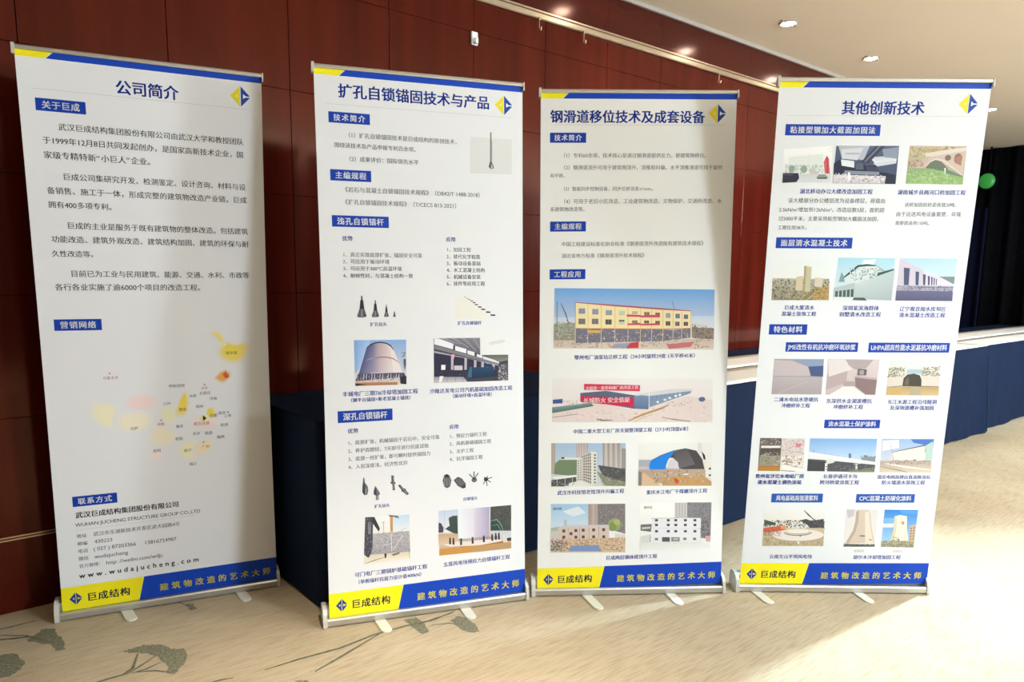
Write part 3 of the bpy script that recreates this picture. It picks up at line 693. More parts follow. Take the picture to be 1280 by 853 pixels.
["G",["#c3cde8","#c3cde8","#e8e6ea","#e8e6ea"],[434.3,377.2,515.1,375.0,513.8,279.8,432.9,288.6]],
["P","#4a4658",[433.6,330.1,444.5,326.1,454.3,306.4,452.6,287.9,432.9,288.6]],
["P","#3f4f48",[475.2,344.4,491.4,351.4,511.9,350.8,513.1,274.1,490.4,282.4,460.1,301.5,479.1,312.4]],
["S","#8f9ab4",2.3,[459.2,377.6,457.9,294.5]],
["P","#4d5049",[652.1,373.2,742.2,371.9,741.0,264.0,650.9,273.7]],
["N",["#3f4640","#5b5e54","#484a48","#6a6860","#2f3a36"],[655.1,371.5,740.6,367.6,739.5,267.2,654.0,276.3],[90,13.0,13]],
["P","#2c4a46",[655.9,311.4,703.0,303.5,705.7,270.8,654.0,276.3]],
["S","#9ab0a4",2.8,[652.9,314.6,678.8,317.8,696.8,295.3,705.7,267.8]],
["S","#8fa79a",2.4,[657.2,293.6,681.6,296.9,702.5,259.3]],
["G",["#c2a486","#c2a486","#dcc0a0","#dcc0a0"],[432.3,283.0,522.6,276.0,522.0,235.4,433.1,239.8]],
["P","#c9cdd4",[657.0,270.1,741.0,264.0,740.6,228.4,659.6,237.5]],
["P","#e9ddd6",[451.9,237.7,528.1,246.4,647.5,238.8,705.2,229.4,689.9,222.3,569.1,212.6,492.4,221.4]],
["G",["#b08a62","#b08a62","#8c6a4a","#8c6a4a"],[460.4,228.6,569.1,214.9,714.4,222.5,717.3,207.3]],
["P","#97724e",[489.5,222.9,569.1,216.1,714.4,225.4,714.2,212.1,568.9,199.4,471.7,205.0]],
["P","#c9924e",[437.1,222.1,740.5,216.5,740.2,189.8,435.3,194.9]],
["P","#b9966a",[569.1,209.6,740.5,216.5,740.2,189.8,580.8,192.2]],
["G",["#e6eaf4","#ded8e6","#e2d9e4","#eaf2f4"],[515.1,375.5,583.1,373.5,581.4,241.8,513.5,256.7]],
["G",["#d8d0e0","#a9a0c0","#b0a4c2","#d2c6d8"],[583.1,373.5,647.6,373.6,644.5,245.0,581.4,241.8]],
["P","#55505e",[517.9,254.8,519.9,254.5,519.7,241.5,517.7,241.2]],
["P","#55505e",[523.5,254.6,525.5,254.3,525.3,241.4,523.3,241.0]],
["P","#55505e",[529.1,254.3,531.1,254.1,530.9,241.2,528.9,240.9]],
["P","#55505e",[534.7,254.1,536.7,253.9,536.6,241.1,534.5,240.7]],
["P","#55505e",[540.3,253.9,542.3,253.7,542.2,240.9,540.1,240.6]],
["P","#55505e",[545.9,253.7,548.0,253.4,547.8,240.8,545.7,240.5]],
["P","#55505e",[551.5,253.5,553.6,253.2,553.4,240.7,551.3,240.3]],
["P","#55505e",[557.2,253.2,559.2,253.0,559.1,240.5,557.0,240.2]],
["P","#55505e",[562.8,253.0,564.9,252.8,564.7,240.4,562.6,240.0]],
["P","#55505e",[568.4,252.8,570.5,252.6,570.4,240.2,568.3,239.9]],
["P","#55505e",[574.1,252.6,576.2,252.4,576.0,240.1,573.9,239.8]],
["P","#55505e",[579.8,252.4,581.8,252.1,581.7,240.0,579.6,239.6]],
["P","#55505e",[585.4,252.1,587.5,251.9,587.4,239.8,585.3,239.5]],
["P","#55505e",[591.1,251.9,593.2,251.7,593.0,239.7,590.9,239.3]],
["P","#55505e",[596.8,251.7,598.9,251.5,598.7,239.5,596.6,239.2]],
["P","#55505e",[602.5,251.5,604.6,251.2,604.4,239.4,602.3,239.1]],
["P","#55505e",[608.2,251.3,610.3,251.0,610.1,239.3,608.0,238.9]],
["P","#55505e",[613.9,251.0,616.0,250.8,615.8,239.1,613.7,238.8]],
["P","#55505e",[619.6,250.8,621.7,250.6,621.5,239.0,619.4,238.6]],
["P","#55505e",[625.3,250.6,627.4,250.4,627.2,238.8,625.1,238.5]],
["P","#55505e",[631.0,250.4,633.1,250.1,633.0,238.7,630.9,238.3]],
["P","#55505e",[636.7,250.1,638.9,249.9,638.7,238.6,636.6,238.2]],
["P","#55505e",[642.5,249.9,644.6,249.7,644.5,238.4,642.3,238.1]],
["P","#55505e",[648.2,249.7,650.3,249.5,650.2,238.3,648.1,237.9]],
["P","#55505e",[654.0,249.5,656.1,249.2,656.0,238.1,653.8,237.8]],
["P","#55505e",[659.7,249.2,661.9,249.0,661.7,238.0,659.6,237.6]],
["P","#55505e",[665.5,249.0,667.6,248.8,667.5,237.8,665.4,237.5]],
["P","#55505e",[671.3,248.8,673.4,248.6,673.3,237.7,671.1,237.3]],
["P","#55505e",[677.1,248.6,679.2,248.3,679.1,237.6,676.9,237.2]],
["P","#55505e",[682.8,248.4,685.0,248.1,684.8,237.4,682.7,237.1]],
["P","#3a3236",[477.0,263.7,482.8,263.9,484.5,236.0,475.7,236.9]],
["P","#3a3236",[491.0,260.7,496.8,260.9,498.5,232.9,489.7,233.9]],
["P","#3a3236",[522.6,255.7,528.5,255.9,530.2,227.8,521.3,228.8]],
["P","#3a3236",[571.5,256.1,577.4,256.3,579.1,228.1,570.2,229.1]],
["P","#3a3236",[618.7,256.7,624.8,256.9,626.5,228.6,617.5,229.6]],
["P","#3a3236",[655.0,258.6,661.1,258.8,662.8,230.3,653.8,231.4]],
["P","#3a3236",[670.2,261.4,676.3,261.6,678.1,233.1,669.0,234.1]],
["P","#3a3236",[683.9,261.3,690.0,261.6,691.8,233.0,682.7,234.0]],
["P","#dcd2ca",[702.4,250.5,720.8,248.4,729.7,217.8,705.1,217.6]],
["P","#4a3f3c",[720.6,235.1,740.7,235.9,740.5,222.5,723.6,221.4]],
["T","五莲风电场预应力自锁锚杆工程",[450.5,734.7,155.4,0.0],"#1c2f9c",1]],[["T","钢滑道移位技术及成套设备",[37.8,670.4,1956.2,0.0],"#0a3eae",2],
["P","#0a3eae",[37.6,1854.0,184.2,1854.0,184.2,1893.2,37.6,1893.2]],
["T","技术简介",[54.8,167.0,1873.6,25.8],"#ffffff",2],
["T","（1）专利60余项，技术核心是通过钢滑道提供反力，使建筑物移位。",[81.6,692.6,1804.4,0.0],"#75757a",0],
["T","（2）钢滑道顶升可用于建筑物顶升、顶推和纠偏，水平顶推滑道可用于旋转",[82.0,751.0,1757.0,0.0],"#75757a",0],
["T","和平移。",[38.8,110.2,1725.0,0.0],"#75757a",0],
["T","（3）智能同步控制设备，同步位移误差≤1mm。",[82.6,473.8,1672.9,0.0],"#75757a",0],
["T","（4）可用于老旧小区改造、工业建筑物改造、文物保护、交通桥改造、水",[83.1,752.6,1623.0,0.0],"#75757a",0],
["T","系建筑物改造等。",[39.6,192.8,1591.8,0.0],"#75757a",0],
["T","中国工程建设标准化协会标准《钢滑道顶升改造既有建筑技术规程》",[86.5,691.2,1452.4,0.0],"#75757a",0],
["T","湖北省地方标准《钢滑道顶升技术规程》",[88.2,443.5,1405.4,0.0],"#75757a",0],
["P","#0a3eae",[40.1,1503.0,187.7,1503.0,187.7,1543.3,40.1,1543.3]],
["T","主编规程",[57.8,170.0,1523.2,26.6],"#ffffff",2],
["P","#0a3eae",[39.6,1310.8,188.0,1310.8,188.0,1351.2,39.6,1351.2]],
["T","工程应用",[57.3,170.3,1331.0,26.6],"#ffffff",2],
["G",["#6fabea","#6fabea","#eae4e2","#eae4e2"],[60.2,1275.5,734.9,1262.1,738.5,1012.0,59.1,1029.4]],
["G",["#c9dcf0","#c9dcf0","#e4e0e4","#e4e0e4"],[61.3,1156.2,735.7,1152.1,735.6,1101.8,59.5,1106.8]],
["G",["#a2a99a","#a2a99a","#9a9184","#9a9184"],[58.2,1128.8,146.8,1133.0,147.8,1050.1,58.9,1051.6]],
["N",["#77846a","#b9b4a6","#8d9080","#cfc9bd","#6b7360"],[59.8,1139.8,146.8,1133.0,147.7,1055.6,60.5,1057.1],[60,14.3,21]],
["G",["#8f867c","#8f867c","#a08c7c","#a08c7c"],[642.0,1108.8,737.3,1101.8,737.4,1045.7,643.3,1064.1]],
["N",["#6d655d","#a89888","#857a70","#5a554f"],[641.6,1120.0,734.4,1101.8,736.0,1051.3,649.0,1064.0],[50,14.9,22]],
["P","#d6d2d0",[647.2,1125.5,716.7,1113.3,670.9,1102.8]],
["G",["#cdbcae","#cdbcae","#dccfc4","#dccfc4"],[58.8,1062.6,737.0,1056.9,738.5,1012.0,59.1,1029.4]],
["N",["#e4dad0","#b89e8c","#c78f84","#d8c4b6","#a8978a"],[68.9,1056.9,730.3,1051.4,719.7,1017.9,69.2,1034.8],[70,23.0,23]],
["P","#77788c",[149.9,1110.9,518.9,1099.6,556.2,1096.2,636.4,1103.3,637.5,1064.2,522.9,1052.1,150.6,1050.0]],
["N",["#4a4c60","#9a98a4","#c9b59c","#d8cfc4","#5c6478","#b98a74"],[152.7,1108.1,625.0,1097.9,626.1,1058.8,153.4,1055.5],[90,15.0,24]],
["P","#f5e5b4",[148.6,1215.4,314.8,1199.5,519.6,1182.9,637.2,1172.9,637.5,1103.3,515.9,1102.4,316.5,1107.2,147.0,1110.9]],
["S","#b8586a",6.6,[145.8,1216.5,314.8,1201.1,519.6,1184.0,637.1,1174.6]],
["S","#c97a62",3.9,[147.1,1109.8,316.5,1105.5,521.7,1100.7,637.5,1103.3]],
["S","#d99a68",3.3,[148.6,1215.4,149.9,1108.1]],
["S","#e9d3b0",4.9,[149.9,1108.1,149.5,1050.0]],
["S","#d99a68",3.3,[200.3,1210.3,201.7,1107.3]],
["S","#e9d3b0",5.1,[201.7,1107.3,201.4,1049.2]],
["S","#d99a68",3.3,[256.1,1205.2,257.6,1106.4]],
["S","#e9d3b0",5.1,[257.6,1106.4,257.4,1048.2]],
["S","#d99a68",3.4,[313.7,1200.0,315.4,1105.5]],
["S","#e9d3b0",5.1,[315.4,1105.5,315.3,1047.2]],
["S","#d99a68",3.3,[368.7,1195.4,370.5,1104.7]],
["S","#e9d3b0",5.0,[370.5,1104.7,370.5,1046.3]],
["S","#d99a68",3.5,[421.5,1190.9,423.4,1103.9]],
["S","#e9d3b0",5.2,[423.4,1103.9,423.5,1045.4]],
["S","#d99a68",3.4,[468.2,1186.9,470.2,1103.1]],
["S","#e9d3b0",5.1,[470.2,1103.1,470.4,1044.6]],
["S","#d99a68",3.4,[516.7,1183.5,518.8,1102.4]],
["S","#e9d3b0",5.2,[518.8,1102.4,519.1,1043.8]],
["S","#d99a68",3.4,[559.7,1180.1,561.8,1101.7]],
["S","#e9d3b0",5.1,[561.8,1101.7,561.9,1054.2]],
["S","#d99a68",3.3,[597.0,1176.8,599.1,1101.1]],
["S","#e9d3b0",5.1,[599.1,1101.1,599.2,1053.6]],
["S","#d99a68",3.4,[635.5,1173.5,637.6,1100.5]],
["S","#e9d3b0",5.1,[637.6,1100.5,637.8,1053.0]],
["P","#8a8fb0",[161.8,1191.6,188.7,1191.3,189.0,1169.3,162.1,1169.6]],
["S","#e9dcb8",1.1,[175.3,1191.4,175.5,1169.5]],
["P","#9496b2",[218.6,1188.1,244.5,1187.8,244.8,1165.7,218.9,1166.1]],
["S","#e9dcb8",1.1,[231.5,1187.9,231.9,1165.9]],
["P","#9a9ab4",[275.0,1182.9,301.0,1182.6,301.4,1161.6,275.4,1162.0]],
["S","#e9dcb8",1.1,[288.0,1182.8,288.4,1161.8]],
["P","#c9d4b8",[331.0,1179.4,356.0,1179.1,356.3,1160.3,331.4,1160.6]],
["S","#e9dcb8",1.1,[343.5,1179.2,343.9,1160.4]],
["P","#cbb08a",[386.0,1177.0,408.8,1176.7,409.0,1164.5,386.3,1164.8]],
["S","#e9dcb8",1.1,[397.4,1176.8,397.7,1164.7]],
["P","#8a7a60",[437.3,1173.0,460.0,1172.6,460.3,1159.3,437.5,1159.7]],
["S","#e9dcb8",1.1,[448.6,1172.8,448.9,1159.5]],
["P","#7a6250",[484.6,1169.5,504.0,1169.2,504.3,1157.0,484.9,1157.3]],
["S","#e9dcb8",1.1,[494.3,1169.4,494.6,1157.2]],
["P","#a0a4b8",[529.1,1167.2,548.6,1167.0,549.1,1147.0,529.7,1147.2]],
["S","#e9dcb8",1.1,[538.9,1167.1,539.4,1147.1]],
["P","#6c749c",[570.4,1163.9,588.7,1163.6,589.3,1144.7,570.9,1145.0]],
["S","#e9dcb8",1.1,[579.6,1163.7,580.1,1144.8]],
["P","#5c627c",[606.6,1160.0,623.8,1159.8,624.3,1142.0,607.1,1142.2]],
["S","#e9dcb8",1.1,[615.2,1159.9,615.7,1142.1]],
["P","#7d7a78",[161.7,1149.8,189.9,1149.4,190.2,1126.3,162.0,1126.7]],
["S","#e9dcb8",1.1,[175.8,1149.6,176.1,1126.5]],
["P","#77747a",[217.5,1148.5,244.6,1148.1,244.9,1126.0,217.8,1126.4]],
["S","#e9dcb8",1.1,[231.0,1148.3,231.3,1126.2]],
["P","#5f5a58",[274.5,1144.9,300.5,1144.5,300.9,1123.5,274.9,1123.9]],
["S","#e9dcb8",1.1,[287.5,1144.7,287.9,1123.7]],
["P","#d0d2b4",[330.6,1143.5,355.5,1143.1,355.9,1123.2,330.9,1123.6]],
["S","#e9dcb8",1.1,[343.0,1143.3,343.4,1123.4]],
["P","#3c3a3a",[331.7,1141.3,354.4,1140.9,354.5,1135.4,331.9,1135.7]],
["S","#e9dcb8",1.1,[343.1,1141.1,343.2,1135.6]],
["P","#8d7f60",[386.8,1139.4,409.6,1139.0,409.8,1127.9,387.0,1128.3]],
["S","#e9dcb8",1.1,[398.2,1139.2,398.4,1128.1]],
["P","#6a5c48",[438.0,1137.5,458.6,1137.2,458.8,1126.1,438.3,1126.4]],
["S","#e9dcb8",1.1,[448.3,1137.3,448.6,1126.2]],
["P","#6a5c4c",[485.4,1135.7,504.8,1135.4,505.1,1124.3,485.7,1124.6]],
["S","#e9dcb8",1.1,[495.1,1135.5,495.4,1124.4]],
["P","#5a4c48",[529.4,1133.4,548.9,1133.1,549.4,1115.3,529.9,1115.6]],
["S","#e9dcb8",1.1,[539.2,1133.2,539.6,1115.4]],
["P","#6a6674",[570.1,1131.1,588.5,1130.8,589.0,1113.0,570.6,1113.3]],
["S","#e9dcb8",1.2,[579.3,1131.0,579.8,1113.1]],
["P","#5c4f58",[606.3,1130.0,624.7,1129.7,625.2,1113.0,606.8,1113.3]],
["S","#e9dcb8",1.2,[615.5,1129.9,616.0,1113.1]],
["P","#d84a6a",[363.6,1164.0,423.3,1161.0,423.5,1153.2,363.8,1155.2]],
["P","#d84a6a",[423.3,1158.8,504.2,1162.0,504.5,1149.8,423.5,1151.0]],
["P","#d84a6a",[367.2,1126.9,424.0,1128.8,424.2,1119.9,367.3,1119.7]],
["P","#d84a6a",[424.1,1124.4,505.0,1126.5,505.3,1117.6,424.2,1117.7]],
["S","#5a5866",4.5,[87.0,1213.5,107.0,1172.1,121.6,1127.8]],
["S","#c85a64",5.1,[112.9,1144.5,123.3,1125.1]],
["S","#6d7488",6.6,[71.9,1221.9,71.7,1117.6]],
["S","#55606e",3.4,[554.1,1216.7,565.3,1182.3]],
["P","#e8b45a",[203.5,1101.7,254.3,1100.9,254.5,1089.9,203.6,1090.7]],
["P","#9aa0bc",[323.3,1044.3,385.9,1046.0,374.9,1026.7,300.9,1026.3]],
["P","#c8404e",[380.2,1046.1,417.1,1051.1,416.0,1024.3,363.5,1024.1]],
["P","#c9757a",[534.7,1037.9,655.3,1047.1,638.6,1024.9,546.7,1018.1]],
["T","鄂州电厂油泵站迁移工程（24小时旋转29度 1天平移45米）",[145.8,672.3,989.4,0.0],"#1c2f9c",1],
["G",["#f0ecee","#f0ecee","#ecdcd8","#ecdcd8"],[54.7,904.6,738.2,890.7,742.1,705.1,55.4,722.0]],
["P","#e7d6d3",[54.9,770.0,264.9,799.0,403.2,761.8,632.9,819.1,739.3,799.7,742.1,705.1,55.4,722.0]],
["N",["#efe2de","#dcc8c4","#e9d4d0","#d2c0bc"],[71.9,775.2,727.3,771.4,729.2,708.3,72.4,724.4],[50,22.0,31]],
["G",["#7d9a98","#7d9a98","#54706c","#54706c"],[54.8,784.1,219.3,800.0,230.9,785.6,56.2,759.8]],
["P","#4a5c9a",[57.8,816.0,98.6,818.5,98.8,799.9,58.0,799.2]],
["N",["#e4e2e4","#b9bcc4","#d86a74"],[99.8,814.0,173.6,812.3,173.8,792.6,100.0,794.3],[16,9.9,32]],
["P","#5a6680",[173.2,841.6,281.2,848.3,413.3,825.1,414.3,781.4,403.0,770.3,224.9,802.7,173.6,806.7]],
["G",["#7a90b0","#7a90b0","#5f7898","#5f7898"],[401.9,824.2,465.0,828.5,466.4,766.0,403.0,770.3]],
["G",["#8498b8","#8498b8","#8a9ab4","#8a9ab4"],[465.1,827.3,649.6,844.3,644.2,830.2,469.1,774.5]],
["P","#d4d6da",[401.8,829.9,551.0,849.3,649.4,848.3,652.6,840.3,468.0,822.7]],
["E","#e8eef4",[503.2,796.4,6.3,4.9]],
["E","#e8eef4",[534.8,805.4,6.3,5.2]],
["E","#e8eef4",[554.8,812.3,6.6,5.2]],
["E","#e8eef4",[580.7,820.3,6.3,5.2]],
["E","#e8eef4",[597.9,824.4,6.6,4.9]],
["S","#5b6b86",2.2,[479.5,825.3,480.4,785.6]],
["S","#5b6b86",2.3,[497.9,827.2,498.8,790.3]],
["S","#5b6b86",2.3,[516.3,829.0,517.1,795.0]],
["S","#5b6b86",2.3,[534.7,830.9,535.5,799.7]],
["S","#5b6b86",2.3,[553.2,832.8,553.9,804.4]],
["S","#5b6b86",2.2,[571.6,834.6,572.3,809.1]],
["S","#5b6b86",2.3,[590.1,836.5,590.7,813.8]],
["S","#5b6b86",2.3,[608.6,838.4,609.1,818.5]],
["S","#5b6b86",2.3,[627.1,840.3,627.5,823.2]],
["P","#d9365a",[188.5,879.5,426.8,868.9,426.2,843.5,188.9,854.7]],
["P","#d4204a",[176.2,829.2,402.1,815.7,398.2,779.0,178.2,803.2]],
["T","中国第一重型机械厂房改造工程",[195.5,419.6,861.0,0.0],"#f7dfe2",1],
["T","长城防火 安全铁新",[186.0,385.1,809.2,0.0],"#fbeef0",2],
["S","#eceef2",5.8,[465.7,851.1,466.5,763.2]],
["S","#b89a5c",8.1,[381.0,719.7,438.1,743.9,524.1,770.4,552.7,783.9]],
["S","#d4b878",5.7,[404.1,716.3,484.2,745.7]],
["S","#5a4a44",4.5,[243.2,731.6,266.2,724.2,312.0,724.2]],
["S","#5a4a44",2.9,[243.3,723.1,266.0,731.0]],
["S","#8c7a74",5.1,[56.4,741.8,163.0,753.3]],
["S","#9a8480",4.6,[525.0,730.5,577.4,720.6,647.4,711.5]],
["E","#5d6a9a",[694.3,803.5,14.4,10.3]],
["N",["#7a6a66","#5f6a7c"],[546.5,798.3,656.6,801.5,645.5,781.8,547.1,775.5],[10,8.0,33]],
["T","中国二重大型工业厂房天窗整顶提工程（27小时顶提6米）",[145.2,651.4,679.6,0.0],"#1c2f9c",1],
["G",["#a9c4e2","#a9c4e2","#d5d8d8","#d5d8d8"],[53.2,633.4,370.3,625.0,372.7,440.9,55.3,450.7]],
["P","#b4a49a",[53.2,633.4,69.9,633.0,69.7,503.6,54.7,501.2]],
["S","#d6cac0",2.8,[60.4,633.2,61.9,503.8]],
["G",["#b4a6a4","#b4a6a4","#c2b6b4","#c2b6b4"],[159.0,630.6,209.2,629.3,209.9,583.5,159.8,568.1]],
["S","#e9e4e2",3.4,[164.5,630.4,165.3,576.3]],
["S","#e9e4e2",3.3,[175.7,630.1,176.5,576.0]],
["S","#e9e4e2",3.3,[186.9,629.8,187.7,575.7]],
["S","#e9e4e2",3.4,[198.1,629.6,198.9,575.4]],
["G",["#b2aaa6","#b2aaa6","#c4bcb8","#c4bcb8"],[270.8,627.6,352.3,625.4,354.4,514.9,272.5,528.5]],
["S","#857d7a",4.4,[274.8,627.5,277.6,522.7]],
["S","#e8e4e0",4.5,[285.4,627.2,288.3,522.4]],
["S","#857d7a",4.4,[296.1,626.9,299.0,522.1]],
["S","#e8e4e0",4.6,[306.7,626.7,309.7,521.8]],
["S","#857d7a",4.6,[317.4,626.4,320.4,521.5]],
["S","#e8e4e0",4.4,[328.1,626.1,331.1,521.2]],
["S","#857d7a",4.4,[338.8,625.8,341.9,520.9]],
["S","#e8e4e0",4.4,[349.5,625.5,352.6,520.5]],
["P","#8a8a88",[352.7,601.9,370.8,601.4,372.5,514.3,354.4,514.9]],
["W","#bdbab6",[353.9,599.1,369.7,598.7,371.3,517.2,355.5,517.7],[3,14,0.6,0.6]],
["P","#778a6c",[92.9,564.4,162.7,559.7,162.6,489.6,65.9,500.9,70.9,548.3]],
["P","#e6e6e4",[92.8,572.8,179.4,567.6,182.3,559.1,93.0,561.6]],
["P","#3f4658",[95.6,572.7,109.6,572.3,109.7,565.1,95.7,565.5]],
["P","#57585a",[252.7,534.7,371.3,514.4,372.4,460.7,332.7,464.8,276.0,486.2]],
["N",["#48494c","#6b6b6c","#3f4440","#7a7a78"],[258.4,528.9,368.6,511.6,369.5,460.8,281.6,486.0],[60,15.0,41]],
["P","#8d8f7c",[247.5,509.6,304.4,474.1,372.4,460.7,372.7,440.9,288.0,445.2]],
["N",["#6d7a5a","#a39e90","#7e8a6c","#b9b2a6"],[253.3,498.1,366.7,460.9,367.0,443.9,276.6,449.5],[40,12.6,42]],
["P","#cfc9c4",[179.2,578.7,232.2,594.0,237.2,450.8,180.8,472.2]],
["W","#6a6058",[180.4,575.9,223.8,589.8,225.9,453.9,181.9,473.3],[5,10,0.6,0.55]],
["P","#e9e6e2",[220.9,595.5,246.2,589.2,248.4,456.1,226.0,448.3]],
["W","#77706a",[232.3,585.7,245.2,583.6,247.3,456.1,234.4,452.5],[1,10,0.7,0.5]],
["P","#dcd8d4",[162.7,559.7,186.1,567.4,187.6,469.2,164.0,467.1]],
["W","#8a827c",[163.9,556.8,184.0,561.8,185.3,470.9,165.1,469.9],[2,9,0.55,0.5]],
["P","#f0efec",[54.8,490.0,160.9,495.3,163.8,484.0,74.5,475.4]],
["P","#57595c",[55.0,476.0,161.0,486.9,161.2,467.2,108.4,447.4,55.3,449.1]],
["S","#e4e2e0",3.9,[80.0,483.7,80.4,451.7]],
["S","#e4e2e0",3.9,[113.5,482.7,113.9,450.6]],
["S","#e4e2e0",3.8,[144.3,481.7,144.7,449.7]],
["P","#ece9e4",[130.5,462.5,180.8,469.4,231.7,448.1,125.1,446.9]],
["N",["#8d8a88","#c9c6c2","#4c4c50"],[57.8,470.3,152.8,467.4,153.1,447.7,58.1,450.7],[20,10.4,43]],
["T","武汉市科技馆老馆顶升纠偏工程",[80.7,367.6,420.4,0.0],"#1c2f9c",1],
["G",["#f0f0ee","#f0f0ee","#e8e0d8","#e8e0d8"],[425.6,623.5,744.1,616.7,746.6,431.1,428.2,440.9]],
["P","#dfe0e4",[681.2,618.4,698.3,617.9,702.5,569.8,682.5,570.4]],
["P","#a9aebb",[427.1,552.2,478.0,550.7,475.9,519.8,427.7,522.3]],
["P","#c3bcc0",[427.7,524.0,712.8,507.2,713.2,495.9,427.9,509.9]],
["P","#4c484c",[548.9,557.2,579.5,584.5,630.4,595.5,676.4,584.7,703.1,547.2,716.0,495.8,655.8,500.4,604.1,509.3,594.8,539.0,574.5,556.5]],
["G",["#5a5658","#5a5658","#6d676a","#6d676a"],[573.9,579.0,636.2,593.1,672.3,525.4,604.1,510.4]],
["P","#2a282c",[699.3,581.2,714.1,563.9,717.5,544.0,708.9,547.0]],
["P","#d8d2d6",[549.9,514.8,560.4,548.4,577.3,555.3,597.8,536.0,601.3,509.4]],
["P","#1f84e4",[473.0,522.7,478.2,545.1,511.8,563.9,579.4,585.6,571.3,567.8,554.7,548.6,546.7,526.2,541.9,492.4,507.6,499.1,474.4,511.4]],
["S","#3f6a9a",3.4,[478.1,546.8,523.0,568.1,579.4,587.3,630.4,595.5]],
["G",["#b8a294","#b8a294","#c4a98e","#c4a98e"],[427.9,509.9,712.9,504.4,745.6,466.5,428.2,440.9]],
["P","#c49a6a",[525.2,473.1,713.8,473.1,746.0,449.4,746.6,431.1,531.7,437.7]],
["P","#d8ba9a",[434.0,492.8,450.9,495.1,526.0,437.9,443.6,440.4]],
["P","#8d7f78",[428.1,504.3,442.4,497.1,441.9,440.5,428.2,440.9]],
["N",["#a28c7c","#d9c0a0","#8d7a6c","#c9a878"],[479.1,502.8,707.4,496.0,708.8,444.8,491.6,451.4],[50,19.5,44]],
["S","#d8a044",6.9,[576.5,474.4,639.6,461.1,708.5,457.3]],
["P","#c9502c",[582.2,471.4,605.4,459.3,597.3,441.4,585.5,454.2]],
["P","#f0efec",[714.8,541.2,745.5,568.6,745.6,466.5,719.7,467.2]],
["E","#4a4648",[737.0,505.4,5.2,5.2]],
["E","#4a4648",[737.8,476.9,5.2,4.9]],
["E","#e8e4e2",[633.3,484.0,12.7,3.3]],
["T","重庆水江电厂干煤棚顶升工程",[462.8,728.9,410.6,0.0],"#1c2f9c",1],
["G",["#a6cbec","#a6cbec","#cfe2f0","#cfe2f0"],[54.5,374.0,213.2,368.8,214.7,273.3,55.8,267.5]],
["P","#e2edf5",[104.2,339.6,171.2,360.0,205.4,330.5,149.4,315.4]],
["P","#b9c6c2",[113.0,305.2,121.4,305.0,122.9,276.5,111.7,276.9]],
["P","#b6a49c",[213.2,368.8,255.5,367.4,257.0,271.8,214.7,273.3]],
["S","#d9bfb4",8.1,[235.7,368.1,237.3,272.5]],
["S","#8d807c",4.4,[221.7,368.5,223.2,273.0]],
["P","#857d80",[255.5,367.4,373.1,364.7,375.6,233.3,257.0,271.8]],
["N",["#6d686c","#a39a9a","#90888a","#5c585e","#b4aca8"],[258.4,362.8,368.6,359.2,370.9,239.2,268.4,271.4],[110,11.0,51]],
["E","#9aa86a",[327.7,275.0,28.8,27.5]],
["E","#83955a",[319.4,266.8,18.7,19.6]],
["E","#b2b878",[338.8,286.1,13.8,12.7]],
["P","#aebaa8",[55.7,270.3,93.8,274.7,94.0,254.7,55.9,256.1]],
["P","#d9c6bc",[85.4,269.3,305.1,274.7,306.1,218.6,89.0,212.2]],
["P","#d2cbd0",[85.4,269.3,110.5,279.8,299.4,276.0,305.1,270.1,305.2,265.5]],
["S","#9c7f74",3.5,[178.1,270.0,178.9,214.6]],
["S","#9c7f74",3.4,[217.6,270.3,219.5,216.0]],
["S","#9c7f74",3.4,[259.9,271.7,262.5,215.6]],
["S","#b49a90",2.9,[130.3,269.4,132.8,213.4]],
["P","#5c4a48",[104.6,261.8,117.0,261.3,117.1,248.8,104.8,249.2]],
["P","#5c4a48",[156.3,261.6,168.7,261.2,168.9,248.7,156.5,249.1]],
["P","#5c4a48",[187.8,262.2,200.2,261.8,200.4,249.3,188.0,249.7]],
["P","#5c4a48",[232.4,261.8,244.8,261.4,245.0,248.8,232.6,249.2]],
["P","#5c4a48",[275.3,261.4,287.8,261.0,288.0,248.4,275.5,248.9]],
["P","#5c4a48",[135.7,249.3,148.0,248.8,148.2,236.3,135.8,236.7]],
["P","#5c4a48",[105.0,235.0,117.3,234.5,117.5,222.0,105.1,222.4]],
["P","#5c4a48",[156.7,233.1,169.1,232.7,169.3,220.1,156.9,220.5]],
["P","#5c4a48",[188.3,233.1,200.7,232.7,200.9,220.1,188.4,220.5]],
["P","#5c4a48",[232.8,232.1,245.3,231.6,245.5,219.0,233.0,219.5]],
["P","#5c4a48",[276.4,230.5,288.9,230.1,289.1,217.5,276.6,217.9]],
["P","#cfcac8",[55.9,256.1,88.4,257.8,88.9,220.7,56.3,219.1]],
["P","#dfd9da",[331.2,237.7,375.6,232.1,376.2,198.8,331.7,211.9]],
["G",["#d2b094","#d2b094","#d9c2a4","#d9c2a4"],[56.4,216.2,375.9,218.9,377.1,152.7,57.0,163.6]],
["N",["#b98e6a","#e6d4bc","#8d7a66","#c8786a","#d9b98c","#7f8a68","#eadccc"],[58.0,221.9,374.2,216.1,375.3,158.5,58.6,170.4],[120,18.7,52]],
["N",["#5a5a5a","#cfcac4","#8d8884","#3f4244"],[58.1,216.1,128.3,213.6,100.8,168.9,58.6,170.4],[36,16.5,53]],
["P","#7d97c6",[142.7,190.2,261.2,188.7,270.2,161.3,131.7,166.5]],
["S","#55524e",3.9,[101.3,214.6,102.0,163.1]],
["S","#c05a52",5.6,[287.1,168.8,343.9,166.6]],
["T","顶升前",[62.0,101.2,352.2,0.0],"#3a4c9c",1],
["G",["#fbfbf8","#fbfbf8","#e9e8e6","#e9e8e6"],[436.7,362.6,748.6,358.2,748.4,156.2,440.9,159.0]],
